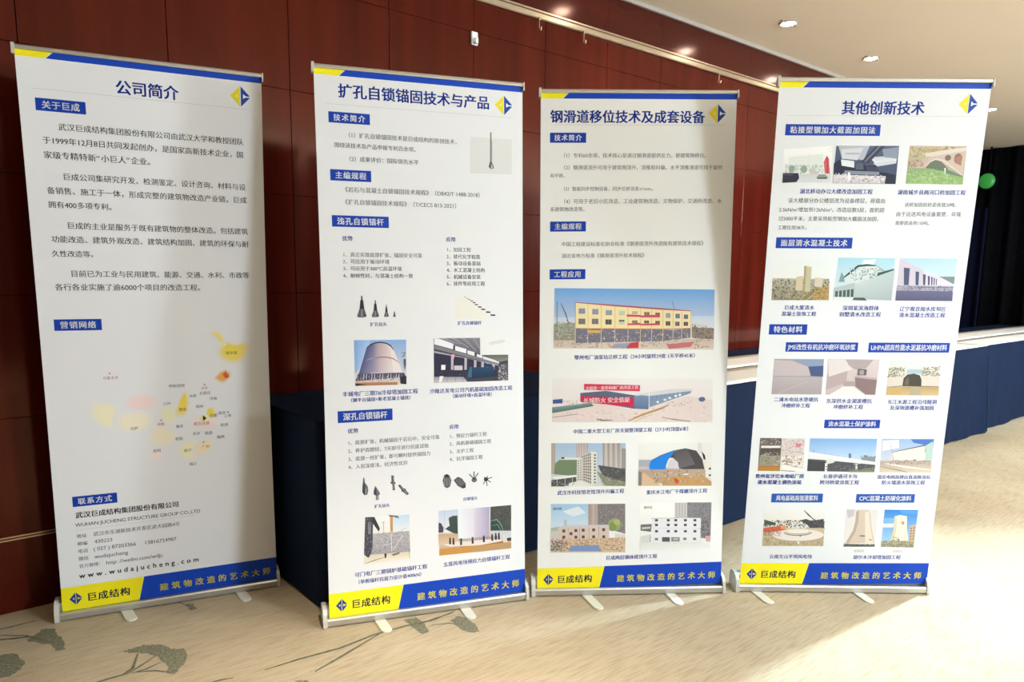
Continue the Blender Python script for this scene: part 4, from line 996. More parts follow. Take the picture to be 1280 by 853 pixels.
["P","#cfcccc",[587.8,362.3,642.2,360.5,643.9,295.7,589.4,294.6]],
["W","#a9a4a6",[589.5,360.5,639.4,358.9,640.9,297.5,591.0,299.2],[4,7,0.5,0.6]],
["P","#8a868c",[642.2,361.6,748.6,358.2,749.0,196.7,703.8,204.2,701.5,290.8,643.9,295.7]],
["N",["#6c6a74","#a6a2a6","#7d7a86","#5a5862"],[645.2,355.8,743.0,352.6,744.8,289.3,646.7,298.4],[90,11.5,54]],
["N",["#4c4c50","#5e605c","#77757a"],[704.4,290.7,744.8,289.3,744.2,202.7,706.5,209.9],[40,13.8,55]],
["P","#6f6f6c",[441.4,271.1,489.8,272.3,487.7,237.9,441.9,245.3]],
["P","#c9c8c6",[447.3,259.4,484.4,261.0,484.6,252.4,447.5,250.8]],
["P","#d9d9d8",[442.5,219.4,487.9,228.1,488.7,191.8,443.0,191.7]],
["S","#8d8c8c",5.2,[484.0,223.6,484.7,193.7]],
["P","#e9e8ee",[489.3,296.9,704.4,290.7,704.2,188.0,494.4,194.5]],
["S","#5a5e6a",2.9,[486.4,297.0,609.4,295.1]],
["S","#6aa4c4",4.0,[609.4,296.3,704.3,291.9]],
["S","#b9b9c4",1.7,[491.4,255.0,703.8,245.8]],
["S","#9a9aa2",2.3,[704.4,289.6,705.4,187.9]],
["P","#4c4a50",[503.6,293.6,516.2,293.1,516.4,282.8,503.9,283.2]],
["P","#4c4a50",[504.1,272.9,516.7,272.5,516.9,262.1,504.3,262.6]],
["P","#4c4a50",[504.7,245.3,517.3,244.9,517.5,234.5,504.9,235.0]],
["P","#4c4a50",[555.1,291.8,567.7,291.4,568.0,281.0,555.3,281.5]],
["P","#4c4a50",[555.6,271.1,568.2,270.7,568.4,260.3,555.8,260.8]],
["P","#4c4a50",[556.2,243.5,568.8,243.1,569.1,232.7,556.5,233.1]],
["P","#4c4a50",[587.8,290.7,600.4,290.2,600.6,279.9,588.0,280.3]],
["P","#4c4a50",[588.3,270.0,600.9,269.5,601.1,259.2,588.5,259.6]],
["P","#4c4a50",[588.9,242.3,601.6,241.9,601.8,231.5,589.2,232.0]],
["P","#4c4a50",[629.7,289.2,642.3,288.8,642.6,278.5,629.9,278.9]],
["P","#4c4a50",[630.2,268.5,642.8,268.1,643.1,257.7,630.4,258.2]],
["P","#4c4a50",[630.9,240.9,643.5,240.4,643.8,230.0,631.1,230.5]],
["P","#4c4a50",[671.6,287.8,684.3,287.4,684.6,277.0,671.9,277.4]],
["P","#4c4a50",[672.2,267.1,684.9,266.6,685.1,256.2,672.4,256.7]],
["P","#4c4a50",[672.9,239.4,685.6,238.9,685.8,228.5,673.2,229.0]],
["P","#77757a",[504.9,210.8,518.6,210.3,518.9,199.9,505.1,200.4]],
["P","#77757a",[628.8,207.5,642.6,207.0,642.9,196.6,629.1,197.1]],
["P","#77757a",[671.5,205.9,685.3,205.4,685.6,195.0,671.7,195.5]],
["P","#57595a",[535.7,213.1,570.1,211.9,570.6,191.7,536.2,192.9]],
["P","#8a8a8a",[575.9,211.7,613.2,210.3,613.7,191.3,576.3,192.6]],
["P","#b9b9ba",[585.7,207.3,605.9,206.6,606.1,197.3,586.0,198.1]],
["P","#d8a4ac",[723.8,212.1,748.6,211.2,747.6,185.2,730.2,187.0]],
["G",["#e2e2e0","#e2e2e0","#eeeeec","#eeeeec"],[440.2,191.9,704.2,186.8,748.4,156.2,440.9,159.0]],
["T","顶升后",[453.0,491.1,345.0,0.0],"#55565c",1],
["T","巨成两层钢体楼顶升工程",[293.4,517.0,130.6,0.0],"#1c2f9c",1]],[["T","其他创新技术",[242.2,558.1,1953.6,0.0],"#0a3eae",2],
["P","#0a3eae",[35.9,1851.2,398.1,1851.2,398.1,1892.5,35.9,1892.5]],
["T","粘接型钢加大截面加固法",[54.1,379.9,1871.8,27.3],"#ffffff",2],
["G",["#fafafa","#fafafa","#e2e4e4","#e2e4e4"],[36.0,1799.8,221.5,1813.7,226.1,1677.4,40.1,1674.6]],
["P","#e3e8e6",[56.3,1771.0,187.2,1783.4,194.8,1701.9,61.1,1712.8]],
["N",["#aab8ae","#8fa394","#c3cdc6","#d2d6d4"],[46.7,1741.9,191.0,1742.7,194.0,1710.7,49.3,1709.8],[50,14.4,61]],
["E","#8ea394",[71.9,1727.4,12.0,12.7]],
["E","#94a898",[119.0,1726.0,13.2,14.4]],
["P","#c9c4c4",[141.2,1727.9,156.0,1730.9,178.9,1710.6,143.0,1707.4]],
["S","#ccd4d6",2.4,[133.3,1783.1,138.9,1719.1]],
["P","#d9606c",[192.9,1754.4,202.8,1777.7,211.7,1766.1,221.1,1710.8,201.2,1710.7]],
["P","#b8404c",[201.5,1771.9,206.3,1771.9,214.5,1710.8,208.5,1710.7]],
["G",["#cfd2d4","#cfd2d4","#dadde0","#dadde0"],[40.5,1706.8,224.2,1710.8,226.1,1677.4,40.1,1674.6]],
["P","#2f2a3c",[40.1,1711.5,98.6,1711.8,103.8,1692.5,94.2,1677.8,40.1,1674.6]],
["P","#4a4458",[43.2,1709.8,79.4,1710.0,80.1,1702.4,43.9,1702.2]],
["P","#86928c",[170.0,1695.9,179.3,1706.5,203.4,1706.6,214.7,1696.1,208.0,1690.2,172.9,1690.0]],
["P","#4a5652",[172.5,1694.7,213.5,1696.1,211.0,1690.8,174.7,1690.6]],
["S","#9a9c9c",1.8,[206.6,1800.9,222.2,1806.8]],
["S","#9a9c9c",1.8,[211.3,1795.1,221.2,1792.3]],
["G",["#56627e","#56627e","#3a4460","#3a4460"],[235.3,1813.8,476.7,1815.3,479.4,1672.4,235.0,1673.9]],
["P","#b6bccb",[244.4,1812.7,364.0,1814.6,345.7,1761.2,260.4,1772.2]],
["P","#d5d8e0",[257.5,1801.2,340.8,1807.5,321.6,1761.0,260.9,1766.4]],
["G",["#c3c9d6","#c3c9d6","#e9ecf0","#e9ecf0"],[368.5,1772.9,473.1,1779.4,472.7,1756.1,395.7,1744.0]],
["P","#8d97ac",[413.4,1802.2,475.4,1811.2,474.4,1767.8,422.6,1773.2]],
["P","#3a3f52",[388.0,1814.7,423.9,1815.0,365.0,1749.6,334.6,1752.4]],
["P","#70788c",[397.2,1812.5,407.3,1813.7,355.3,1755.4,347.5,1755.3]],
["P","#cfd4de",[383.1,1749.7,466.0,1761.9,473.4,1750.3,402.4,1738.2]],
["P","#232940",[232.6,1748.8,260.8,1767.6,263.2,1743.2,312.6,1731.8,316.5,1752.2,346.6,1752.4,353.9,1740.8,396.1,1741.1,410.7,1717.8,435.2,1715.0,475.5,1706.5,477.4,1674.2,236.6,1675.7]],
["P","#eceef2",[258.2,1763.5,309.9,1758.0,312.5,1733.0,263.5,1740.3]],
["P","#5a6076",[315.5,1750.5,345.5,1751.8,349.4,1726.2,318.0,1726.0]],
["P","#3b4156",[357.1,1739.1,402.7,1735.3,409.0,1706.1,363.0,1711.7]],
["P","#8a8f9e",[277.3,1722.8,410.7,1717.8,412.0,1706.1,272.7,1708.2]],
["G",["#e6e2e6","#e6e2e6","#cfc6cc","#cfc6cc"],[235.4,1706.8,436.6,1702.1,436.8,1673.9,235.0,1673.9]],
["N",["#f4f2f4","#b9aeb6","#ddd6da","#9a90a0"],[242.3,1710.9,436.5,1703.3,433.4,1676.9,242.4,1678.7],[50,18.0,62]],
["P","#f6f6f8",[291.8,1717.1,296.0,1717.1,304.1,1696.7,296.8,1679.0,289.0,1696.6]],
["T","科技馆建筑加固",[274.1,328.1,1785.2,0.0],"#8a90a0",0],
["G",["#c9b49a","#c9b49a","#8fae74","#8fae74"],[516.9,1815.6,737.2,1815.8,740.5,1672.8,518.6,1674.4]],
["N",["#b9a070","#98a06a","#c9b896","#d8cfc0","#8a8f58","#a88a5c"],[520.1,1813.3,733.4,1812.9,729.6,1775.1,518.8,1773.8],[80,18.0,63]],
["P","#ddd2c8",[580.2,1788.7,653.9,1800.8,737.6,1812.9,737.6,1795.5,662.2,1783.4,585.0,1774.3]],
["P","#cdb8ac",[521.6,1750.6,608.8,1777.3,735.4,1798.4,736.5,1702.2,673.6,1742.8,616.3,1765.7,578.1,1733.4,520.4,1736.0]],
["P","#6a7464",[587.1,1733.5,602.7,1754.0,622.5,1764.0,647.5,1757.2,675.1,1731.1,670.6,1719.4]],
["S","#e0cfc8",5.3,[584.0,1734.6,602.3,1756.9,625.1,1767.5,652.9,1761.9,686.0,1739.9,732.7,1708.0]],
["E","#7d6a62",[669.7,1771.9,12.0,10.8]],
["E","#8a6a60",[709.3,1769.2,15.6,19.5]],
["P","#a97868",[694.2,1769.1,719.4,1783.8,724.9,1743.1,702.6,1751.7]],
["S","#a08a84",2.3,[533.0,1756.5,536.3,1739.0]],
["S","#a08a84",2.4,[541.2,1758.3,544.4,1742.0]],
["S","#a08a84",2.4,[549.4,1760.1,552.5,1744.9]],
["S","#a08a84",2.4,[557.7,1761.9,560.6,1747.9]],
["S","#a08a84",2.4,[565.9,1763.7,568.7,1750.9]],
["S","#a08a84",2.4,[574.1,1765.5,576.7,1753.8]],
["S","#a08a84",2.4,[582.3,1767.3,584.8,1756.8]],
["S","#a08a84",2.4,[590.5,1769.1,592.9,1759.8]],
["G",["#92a884","#86a868","#a3c078","#9cba74"],[520.7,1733.1,620.7,1730.8,737.5,1672.7,518.6,1674.4]],
["P","#8fae6c",[590.1,1733.5,676.6,1719.4,736.8,1700.4,737.5,1672.7,622.0,1673.3]],
["N",["#a6c284","#7f9f62","#93b474","#b4ca92"],[524.4,1727.3,664.5,1719.3,731.0,1675.7,524.3,1677.4],[60,20.4,64]],
["P","#e4e4da",[659.6,1733.9,666.3,1734.0,667.7,1713.5,664.1,1713.5]],
["P","#6f7f74",[666.0,1731.0,733.1,1705.1,733.7,1700.4,668.3,1713.5]],
["N",["#b08a7c","#c4a498","#9a7468"],[519.7,1756.4,573.7,1768.4,577.7,1736.3,522.2,1736.0],[24,13.2,65]],
["T","湖北移动办公大楼改造加固工程",[110.6,393.7,1643.2,0.0],"#1c2f9c",1],
["T","湖南城步县两河口桥加固工程",[490.6,756.6,1641.8,0.0],"#1c2f9c",1],
["T","该大楼部分办公楼层改为设备楼层，荷载由",[67.8,447.4,1608.4,0.0],"#5e5e63",0],
["T","2.5kN/m²增加到12kN/m²，改造层数5层，面积超",[35.1,447.5,1573.6,0.0],"#5e5e63",0],
["T","过5000平米，主要采用粘型钢加大截面法加固，",[35.2,440.3,1539.4,0.0],"#5e5e63",0],
["T","工期仅用38天。",[35.4,161.0,1505.0,0.0],"#5e5e63",0],
["T","该桥加固前桥梁荷载20吨，",[523.2,738.4,1594.8,0.0],"#5e5e63",0],
["T","由于运送风电设备需要，荷载",[493.8,749.7,1559.0,0.0],"#5e5e63",0],
["T","需要提高到150吨。",[495.0,640.5,1524.4,0.0],"#5e5e63",0],
["P","#0a3eae",[33.6,1424.8,334.6,1424.8,334.6,1466.8,33.6,1466.8]],
["T","面层清水混凝土技术",[52.1,316.1,1445.8,27.7],"#ffffff",2],
["G",["#e6ecee","#e6ecee","#eeeae4","#eeeae4"],[27.7,1390.0,253.5,1388.1,263.6,1221.1,33.6,1220.1]],
["G",["#b9b6ac","#b9b6ac","#8c8468","#8c8468"],[31.4,1307.6,258.5,1305.7,263.6,1221.1,33.6,1220.1]],
["N",["#6d6450","#8f8a78","#55503c","#a9a294","#c4bda8","#3f4434","#98885c"],[31.6,1304.6,255.8,1302.7,260.4,1223.5,35.2,1222.5],[170,15.6,71]],
["P","#cfc0a0",[126.3,1313.9,152.9,1317.0,155.2,1257.7,125.0,1260.5]],
["P","#c9c4a4",[153.5,1357.1,183.7,1352.6,185.4,1254.8,158.4,1254.7]],
["P","#a89f80",[153.5,1357.1,161.9,1356.0,165.0,1254.7,158.4,1254.7]],
["W","#b3ac8c",[163.9,1346.6,181.9,1345.5,183.9,1257.8,167.2,1257.7],[3,14,0.5,0.5]],
["P","#d4cbb4",[199.4,1311.3,231.3,1308.5,231.7,1272.9,200.3,1275.7]],
["P","#8f8058",[179.7,1251.8,214.0,1269.8,220.5,1263.9,170.4,1221.9,152.4,1221.8]],
["P","#b99a62",[215.1,1257.9,257.2,1287.9,263.6,1221.1,200.5,1220.8]],
["S","#d6c9a4",3.6,[176.4,1221.9,220.5,1263.9]],
["N",["#7d6a3c","#c4a86c","#9a8450"],[197.1,1257.9,254.8,1281.9,260.4,1223.5,200.3,1223.2],[40,15.6,72]],
["S","#e8d23c",3.6,[157.3,1233.8,177.0,1248.8]],
["G",["#a9d4e6","#a9d4e6","#dfe8ea","#dfe8ea"],[284.8,1389.4,511.0,1388.2,513.5,1220.4,281.7,1221.2]],
["P","#f0f4f4",[388.1,1380.0,435.4,1383.1,426.0,1359.6,378.4,1359.4]],
["P","#d9dfe0",[312.5,1302.9,372.7,1356.4,437.9,1359.6,482.3,1336.3,443.1,1312.4,349.9,1288.3]],
["S","#2f4a4c",8.4,[311.9,1308.9,336.7,1329.7,366.8,1356.4,402.1,1360.6,438.1,1358.5]],
["S","#55706f",3.5,[437.9,1359.6,482.7,1333.3]],
["N",["#b9c6c8","#8aa0a2","#e9eeee","#6d8588"],[331.9,1347.4,469.1,1348.0,443.8,1306.5,349.3,1294.2],[50,15.6,73]],
["P","#3c5c5c",[445.8,1315.4,447.2,1330.2,511.0,1347.0,511.9,1339.3,454.8,1315.4]],
["G",["#c3cfd0","#b9c6c8","#a6b3b6","#b0bcc0"],[362.2,1285.4,514.5,1342.3,514.7,1220.4,365.2,1227.5]],
["P","#7d9a98",[295.5,1294.0,303.6,1332.5,314.0,1317.8,319.4,1294.1]],
["P","#b4c0c0",[279.9,1270.1,361.6,1291.3,365.1,1228.7,280.7,1231.4]],
["P","#4a5c60",[285.9,1257.1,296.6,1258.3,297.8,1234.4,287.0,1234.4]],
["P","#4a5c60",[301.4,1258.9,312.0,1260.1,313.4,1234.5,302.6,1234.4]],
["P","#4a5c60",[316.8,1260.8,327.4,1262.0,329.0,1234.5,318.2,1234.5]],
["P","#4a5c60",[332.2,1262.6,342.8,1263.9,344.6,1234.6,333.8,1234.6]],
["P","#4a5c60",[347.6,1264.5,358.3,1265.7,360.3,1234.7,349.4,1234.6]],
["P","#4c5c54",[361.8,1231.7,403.8,1231.9,417.2,1220.0,356.8,1221.5]],
["P","#e4e8e8",[280.4,1234.3,361.8,1231.7,357.0,1219.7,281.7,1221.2]],
["G",["#b4d4f0","#b4d4f0","#dce6f2","#dce6f2"],[530.0,1388.3,757.8,1387.6,759.6,1219.6,530.3,1220.4]],
["P","#7d8c8c",[688.1,1316.5,757.0,1316.8,757.9,1287.1,714.8,1295.9]],
["P","#cfc6d4",[530.0,1388.3,631.3,1339.9,706.9,1310.7,748.5,1290.1,747.5,1275.2,531.3,1274.2]],
["P","#dcd4e0",[631.3,1339.9,706.9,1310.7,748.5,1290.1,747.3,1277.0,632.9,1278.8]],
["P","#4c5474",[549.3,1351.3,573.4,1349.1,576.6,1282.2,557.4,1282.1]],
["P","#4c5474",[597.6,1336.8,612.3,1334.5,615.7,1282.3,604.2,1282.3]],
["P","#4c5474",[628.8,1326.3,639.9,1324.0,642.9,1282.4,634.2,1282.4]],
["P","#4c5474",[648.8,1319.3,657.5,1317.0,660.1,1282.5,653.4,1282.5]],
["P","#4c5474",[662.5,1315.8,668.7,1313.4,671.4,1282.6,666.6,1282.6]],
["P","#4c5474",[673.1,1312.3,678.2,1309.9,680.7,1282.6,676.8,1282.6]],
["P","#4c5474",[682.5,1308.8,686.4,1306.4,688.7,1282.7,685.8,1282.6]],
["P","#a09cb0",[530.7,1280.2,755.9,1279.4,756.7,1260.3,530.2,1258.1]],
["N",["#5a5870","#c9c2cc","#7a7890"],[533.6,1280.2,750.1,1278.2,752.8,1257.3,533.2,1258.1],[40,13.2,74]],
["G",["#6a6888","#6a6888","#585878","#585878"],[529.9,1260.5,756.8,1259.1,759.6,1219.6,530.3,1220.4]],
["S","#3c3c50",3.0,[573.3,1274.4,756.7,1273.4]],
["T","巨成大厦清水",[87.8,208.6,1191.0,0.0],"#1c2f9c",1],
["T","混凝土装饰工程",[78.3,218.3,1165.6,0.0],"#1c2f9c",1],
["T","深圳某滨海群体",[321.5,468.8,1189.8,0.0],"#1c2f9c",1],
["T","别墅清水改造工程",[310.9,478.9,1164.4,0.0],"#1c2f9c",1],
["T","辽宁观音阁水库坝区",[551.4,739.1,1187.2,0.0],"#1c2f9c",1],
["T","清水混凝土改造工程",[552.1,738.7,1162.4,0.0],"#1c2f9c",1],
["P","#0a3eae",[33.9,1081.6,187.6,1081.6,187.6,1123.6,33.9,1123.6]],
["T","特色材料",[52.4,169.1,1102.6,27.7],"#ffffff",2],
["P","#0a3eae",[107.1,1012.0,400.3,1012.0,400.3,1050.7,107.1,1050.7]],
["T","JME改性有机抗冲磨环氧砂浆",[116.4,391.0,1031.4,25.6],"#ffffff",2],
["P","#0a3eae",[443.0,1010.2,772.9,1010.2,772.9,1050.4,443.0,1050.4]],
["T","UHPA超高性能水泥基抗冲磨材料",[452.7,763.2,1030.3,26.6],"#ffffff",2],
["G",["#a49c9e","#a49c9e","#b8adb2","#b8adb2"],[65.1,982.3,267.1,981.8,270.3,835.4,65.3,836.1]],
["P","#c4b8bc",[65.5,978.1,137.4,975.3,217.9,945.3,215.0,911.8,68.0,911.4]],
["P","#4a5c88",[205.3,951.3,267.6,957.6,270.4,910.2,221.0,911.8]],
["P","#8f9cbc",[137.1,978.3,265.4,980.6,267.9,954.6,211.3,951.3]],
["S","#8d8288",2.5,[69.8,911.4,269.3,909.0]],
["S","#cfc6ca",3.1,[71.1,837.9,175.4,884.2,264.4,896.7]],
["G",["#bab0b4","#bab0b4","#aca1a7","#aca1a7"],[68.3,908.3,268.2,907.7,270.3,835.4,65.3,836.1]],
["S","#c9c0c4",3.7,[89.2,838.0,210.9,890.5]],
["G",["#d6c8ca","#d6c8ca","#c6b6b8","#c6b6b8"],[283.1,983.1,494.6,981.4,492.7,833.0,287.3,834.2]],
["P","#b9a6a8",[289.1,921.2,368.3,939.7,367.8,884.8,286.6,853.9]],
["P","#e0d6d6",[286.2,981.9,355.3,979.1,386.3,939.8,293.3,909.0]],
["P","#a89c9e",[355.1,980.9,469.0,979.5,439.9,943.0,398.3,939.8,372.7,954.9]],
["S","#c9bfc0",3.0,[361.6,976.1,463.3,976.4]],
["S","#c9bfc0",3.0,[365.8,970.0,458.0,970.4]],
["S","#c9bfc0",3.0,[370.0,964.0,452.7,964.3]],
["S","#c9bfc0",3.1,[374.2,958.0,447.3,958.2]],
["S","#c9bfc0",3.0,[378.4,951.9,442.0,952.1]],
["S","#c9bfc0",3.0,[382.7,945.8,436.6,946.0]],
["P","#6a5f62",[410.0,942.9,446.3,940.0,445.9,915.6,409.8,915.5]],
["P","#a6a0a4",[416.6,936.8,434.6,936.9,435.3,918.6,417.3,918.6]],
["P","#e9e4e6",[357.3,869.5,399.5,869.6,451.6,832.9,300.7,832.4]],
["P","#8d7678",[398.1,912.4,492.3,903.5,490.7,834.8,451.3,835.9,405.5,869.6]],
["P","#bda6a8",[398.1,912.4,492.1,904.8,493.1,896.2,398.7,906.3]],
["P","#b09c9e",[355.2,890.9,403.3,891.0,405.5,869.6,357.3,869.5]],
["S","#d9d0d0",2.4,[398.3,939.8,404.3,869.6]],
["G",["#e2e2da","#e2e2da","#cfc4b4","#cfc4b4"],[534.9,979.7,745.0,977.4,752.9,831.9,536.2,833.1]],
["N",["#8d8878","#a9a494","#6d6a5c","#c9c4b4"],[538.6,946.4,601.0,952.6,599.9,910.0,536.7,909.8],[50,14.4,81]],
["N",["#8d8878","#a9a494","#b9b4a6","#6d6a5c"],[661.7,946.8,745.1,953.1,747.4,910.5,671.4,916.3],[50,14.4,82]],
["P","#d9dcdc",[538.2,976.7,742.2,976.2,742.1,953.1,601.7,946.6,539.1,958.5]],
["P","#a9c0d6",[611.4,940.5,668.5,940.7,671.8,922.4,610.4,923.5]],
["P","#dbd0c6",[537.4,903.7,599.5,913.0,598.1,873.3,537.3,866.9]],
["P","#d9cfc8",[675.1,910.2,747.0,913.5,748.1,870.6,676.1,876.6]],
["P","#4a463e",[599.3,873.3,600.6,903.9,613.9,919.2,640.4,923.5,665.4,916.3,674.8,898.0,676.9,870.4]],
["P","#6a655a",[606.8,876.4,608.5,897.8,620.9,910.1,625.1,874.6]],
["G",["#b89c6c","#b89c6c","#cdb488","#cdb488"],[537.1,868.2,749.3,870.7,752.9,831.9,536.2,833.1]],
["P","#c9a870",[537.6,863.9,598.8,867.1,596.3,836.4,537.2,835.0]],
["P","#b4a68c",[634.6,870.3,670.8,870.4,681.3,833.5,632.9,833.4]],
["S","#6a5f54",2.4,[537.3,866.9,598.2,872.0,676.9,870.4,749.4,870.0]],
["T","二滩水电站水垫塘抗",[77.8,259.8,813.8,0.0],"#1c2f9c",1],
["T","冲磨修补工程",[110.1,228.4,788.4,0.0],"#1c2f9c",1],
["T","东深供水金湖渡槽抗",[292.7,481.1,807.8,0.0],"#1c2f9c",1],
["T","冲磨修补工程",[323.6,448.1,783.2,0.0],"#1c2f9c",1],
["T","东江水源工程沿线隧洞",[545.4,749.4,804.6,0.0],"#1c2f9c",1],
["T","及深圳渡槽补强加固",[557.6,740.6,779.7,0.0],"#1c2f9c",1],
["P","#0a3eae",[294.4,692.8,524.8,692.8,524.8,728.7,294.4,728.7]],
["T","清水混凝土保护涂料",[310.2,509.0,710.8,23.8],"#ffffff",2],
["G",["#6a5f5c","#6a5f5c","#8d8570","#8d8570"],[34.1,650.1,123.7,649.1,127.4,506.8,35.3,508.5]],
["N",["#8d7a7c","#4a4446","#c9bcc0","#5c5052"],[36.1,648.2,122.7,646.5,123.0,607.4,37.6,607.2],[30,15.0,91]],
["P","#e9e6e4",[41.1,616.7,122.2,616.9,122.4,607.4,41.9,607.2]],
["P","#55504e",[40.8,605.9,123.1,606.1,122.7,575.7,38.7,572.3]],
["P","#9a9684",[43.5,572.3,122.7,575.7,125.9,524.7,36.2,527.7]],
["N",["#857f70","#aaa490","#c4beb0","#6a655c"],[42.2,588.2,121.6,588.4,123.5,531.1,37.8,530.9],[30,15.0,92]],
["P","#b48a3c",[37.8,530.9,125.3,531.1,126.2,506.8,35.3,508.5]],
["S","#c45a44",5.6,[38.1,527.1,124.5,526.0]],
["G",["#dccfcf","#dccfcf","#d9cfc4","#d9cfc4"],[125.5,649.1,220.0,648.6,223.9,504.4,128.6,506.8]],
["N",["#b9a9b0","#e9dfe0","#a49aa0","#d8c0c4"],[128.8,646.5,217.2,645.5,219.9,582.2,131.3,582.0],[50,15.6,93]],
["P","#d8848c",[182.3,626.5,206.7,626.5,205.1,610.7,185.6,610.7]],
["P","#e9e4e0",[129.4,569.3,217.4,575.9,219.0,524.9,129.9,527.9]],
["N",["#8d7a6a","#c9b49c","#a48c74","#efe9e4","#6a5c50"],[131.9,575.7,215.0,569.5,216.5,518.4,132.7,531.1],[40,15.6,94]],
["P","#f0ece8",[129.3,534.3,222.7,518.5,223.9,504.4,128.6,506.8]],
["S","#5c4c44",5.0,[131.4,510.6,190.1,505.6]],
["G",["#7fb0e8","#7fb0e8","#dbe8f2","#dbe8f2"],[241.3,648.7,520.2,647.4,522.1,503.0,242.1,507.0]],
["N",["#6d7a84","#8a949c","#5a6670"],[459.1,576.3,520.7,573.3,521.1,541.4,462.1,547.7],[40,12.5,95]],
["P","#6a7a92",[408.2,583.9,418.6,583.9,420.0,563.5,410.1,564.8]],
["P","#8a949e",[463.2,566.8,521.0,571.4,522.9,541.4,461.8,550.9]],
["P","#57575c",[240.3,560.0,524.1,541.4,523.3,503.0,242.1,507.0]],
["P","#45464c",[242.1,553.6,315.0,547.4,315.8,507.1,243.8,508.2]],
["P","#e8e8ea",[242.4,589.9,523.7,545.9,523.6,535.0,242.6,561.9]],
["P","#fafafa",[242.4,589.9,523.5,547.1,523.9,543.3,243.3,581.0]],
["P","#dcdcde",[314.7,550.6,332.3,558.3,360.3,553.9,346.1,543.0,325.0,539.1]],
["P","#efeff0",[313.6,542.9,324.1,541.7,325.1,505.8,315.3,505.8]],
["P","#dcdcde",[441.8,536.8,449.7,536.8,451.3,509.3,443.3,509.2]],
["S","#dcdcde",5.0,[432.4,538.0,462.8,541.3]],
["S","#4a5a74",2.5,[260.8,602.6,262.1,588.7]],
["S","#8a97a8",1.2,[280.4,588.7,281.2,581.1]],
["S","#8a97a8",1.2,[308.3,584.9,309.1,576.7]],
["S","#8a97a8",1.3,[336.2,581.2,337.1,572.3]],
["S","#8a97a8",1.2,[364.1,577.4,365.1,567.9]],
["S","#8a97a8",1.3,[392.0,573.7,393.1,563.5]],
["S","#8a97a8",1.2,[420.0,569.9,421.1,559.1]],
["S","#8a97a8",1.2,[447.9,566.1,449.1,554.7]],
["S","#8a97a8",1.3,[475.9,562.4,477.2,550.3]],
["P","#7d8a6c",[416.7,511.1,453.5,512.5,519.7,525.4,523.3,503.0,417.6,502.8]],
["N",["#6a6a6c","#4c4d52","#787878"],[316.2,534.6,519.0,531.8,521.2,511.3,318.7,509.0],[30,16.2,96]],
["G",["#9ab8e6","#9ab8e6","#e6e0da","#e6e0da"],[540.3,647.5,757.4,646.7,761.1,501.5,545.5,503.0]],
["P","#4f78c4",[659.5,646.5,757.4,646.7,752.0,615.1,673.6,630.7]],
["P","#f0ecec",[544.2,639.9,611.0,643.2,614.9,608.4,545.9,595.6]],
["P","#efe2da",[586.4,589.3,723.8,620.1,730.7,551.4,593.0,557.5]],
["S","#3c3c44",4.4,[586.4,589.3,723.8,620.1,726.2,589.6]],
["P","#b4cfc8",[724.0,618.2,752.4,637.2,758.8,557.8,731.5,554.6]],
["S","#c9dcd6",3.1,[738.2,627.7,743.4,557.8]],
["S","#5a6690",2.4,[574.1,634.9,592.7,576.6]],
["S","#c86a64",3.8,[592.7,576.6,597.6,554.3]],
["P","#4a4044",[678.9,557.7,692.9,559.0,693.0,552.6,679.1,551.3]],
["G",["#b4a498","#b4a498","#d9c9b8","#d9c9b8"],[542.8,551.0,756.1,554.6,761.1,501.5,545.5,503.0]],
["S","#f0e6dc",8.8,[561.0,541.5,654.9,525.6,757.9,513.0]],
["N",["#7d7474","#b49a8c","#938888","#d8c8bc"],[543.9,557.4,749.9,554.6,752.2,535.4,549.0,538.3],[50,11.2,97]],
["S","#9a8674",4.4,[543.9,528.6,625.7,511.5,663.7,502.6]],
["T","贵州省沙沱水电站厂房",[27.2,231.8,485.1,0.0],"#1c2f9c",1],
["T","清水混凝土调色涂装",[38.1,223.5,458.8,0.0],"#1c2f9c",1],
["T","长春伊通河卡沟",[310.8,454.1,484.2,0.0],"#1c2f9c",1],
["T","跨河桥梁涂装工程",[299.5,464.4,457.9,0.0],"#1c2f9c",1],
["T","国家电网高碑店直流换流站",[538.5,761.1,481.4,0.0],"#1c2f9c",1],
["T","防火墙清水装饰工程",[558.8,741.7,457.3,0.0],"#1c2f9c",1],
["P","#2457b4",[102.5,368.9,318.6,368.9,318.6,408.1,102.5,408.1]],
["T","风电基础高强灌浆料",[122.1,299.0,388.5,25.8],"#ffffff",2],
["P","#2457b4",[458.9,368.7,705.5,368.7,705.5,406.5,458.9,406.5]],
["T","CPC混凝土防碳化涂料",[472.1,692.3,387.6,24.9],"#ffffff",2],
["G",["#ecebea","#ecebea","#dcd6cc","#dcd6cc"],[76.7,339.7,335.6,337.1,341.2,173.4,82.6,174.4]],
["N",["#6a6a60","#4c5048","#8a847a","#a39a8c","#595450"],[79.9,286.9,337.1,293.1,338.2,251.8,82.4,257.5],[80,15.4,101]],
["P","#4a5448",[80.5,292.8,130.5,278.1,131.5,266.4,82.5,269.3]],
["S","#3f4448",5.6,[244.6,334.0,265.9,313.5,296.0,287.1]],
["P","#4a4c54",[229.5,287.1,256.4,295.9,279.4,287.1,331.2,296.0,338.2,251.8,282.8,250.5,258.3,275.3]],
["N",["#5c5058","#3a3a42","#78706e","#443c44"],[268.3,287.1,332.1,287.2,335.4,251.8,271.3,254.7],[30,14.3,102]],
["G",["#cdbfa4","#cdbfa4","#b9a684","#b9a684"],[79.8,254.5,337.9,254.7,341.2,173.4,82.6,174.4]],
["N",["#a8946c","#d8c8a8","#8d7a58","#c9b690"],[83.0,216.0,336.6,210.3,337.0,175.8,83.5,176.8],[60,16.1,103]],
["E","#b4a69a",[230.4,215.0,110.0,26.4]],
["E","#eae0d8",[229.7,223.3,108.9,26.4]],
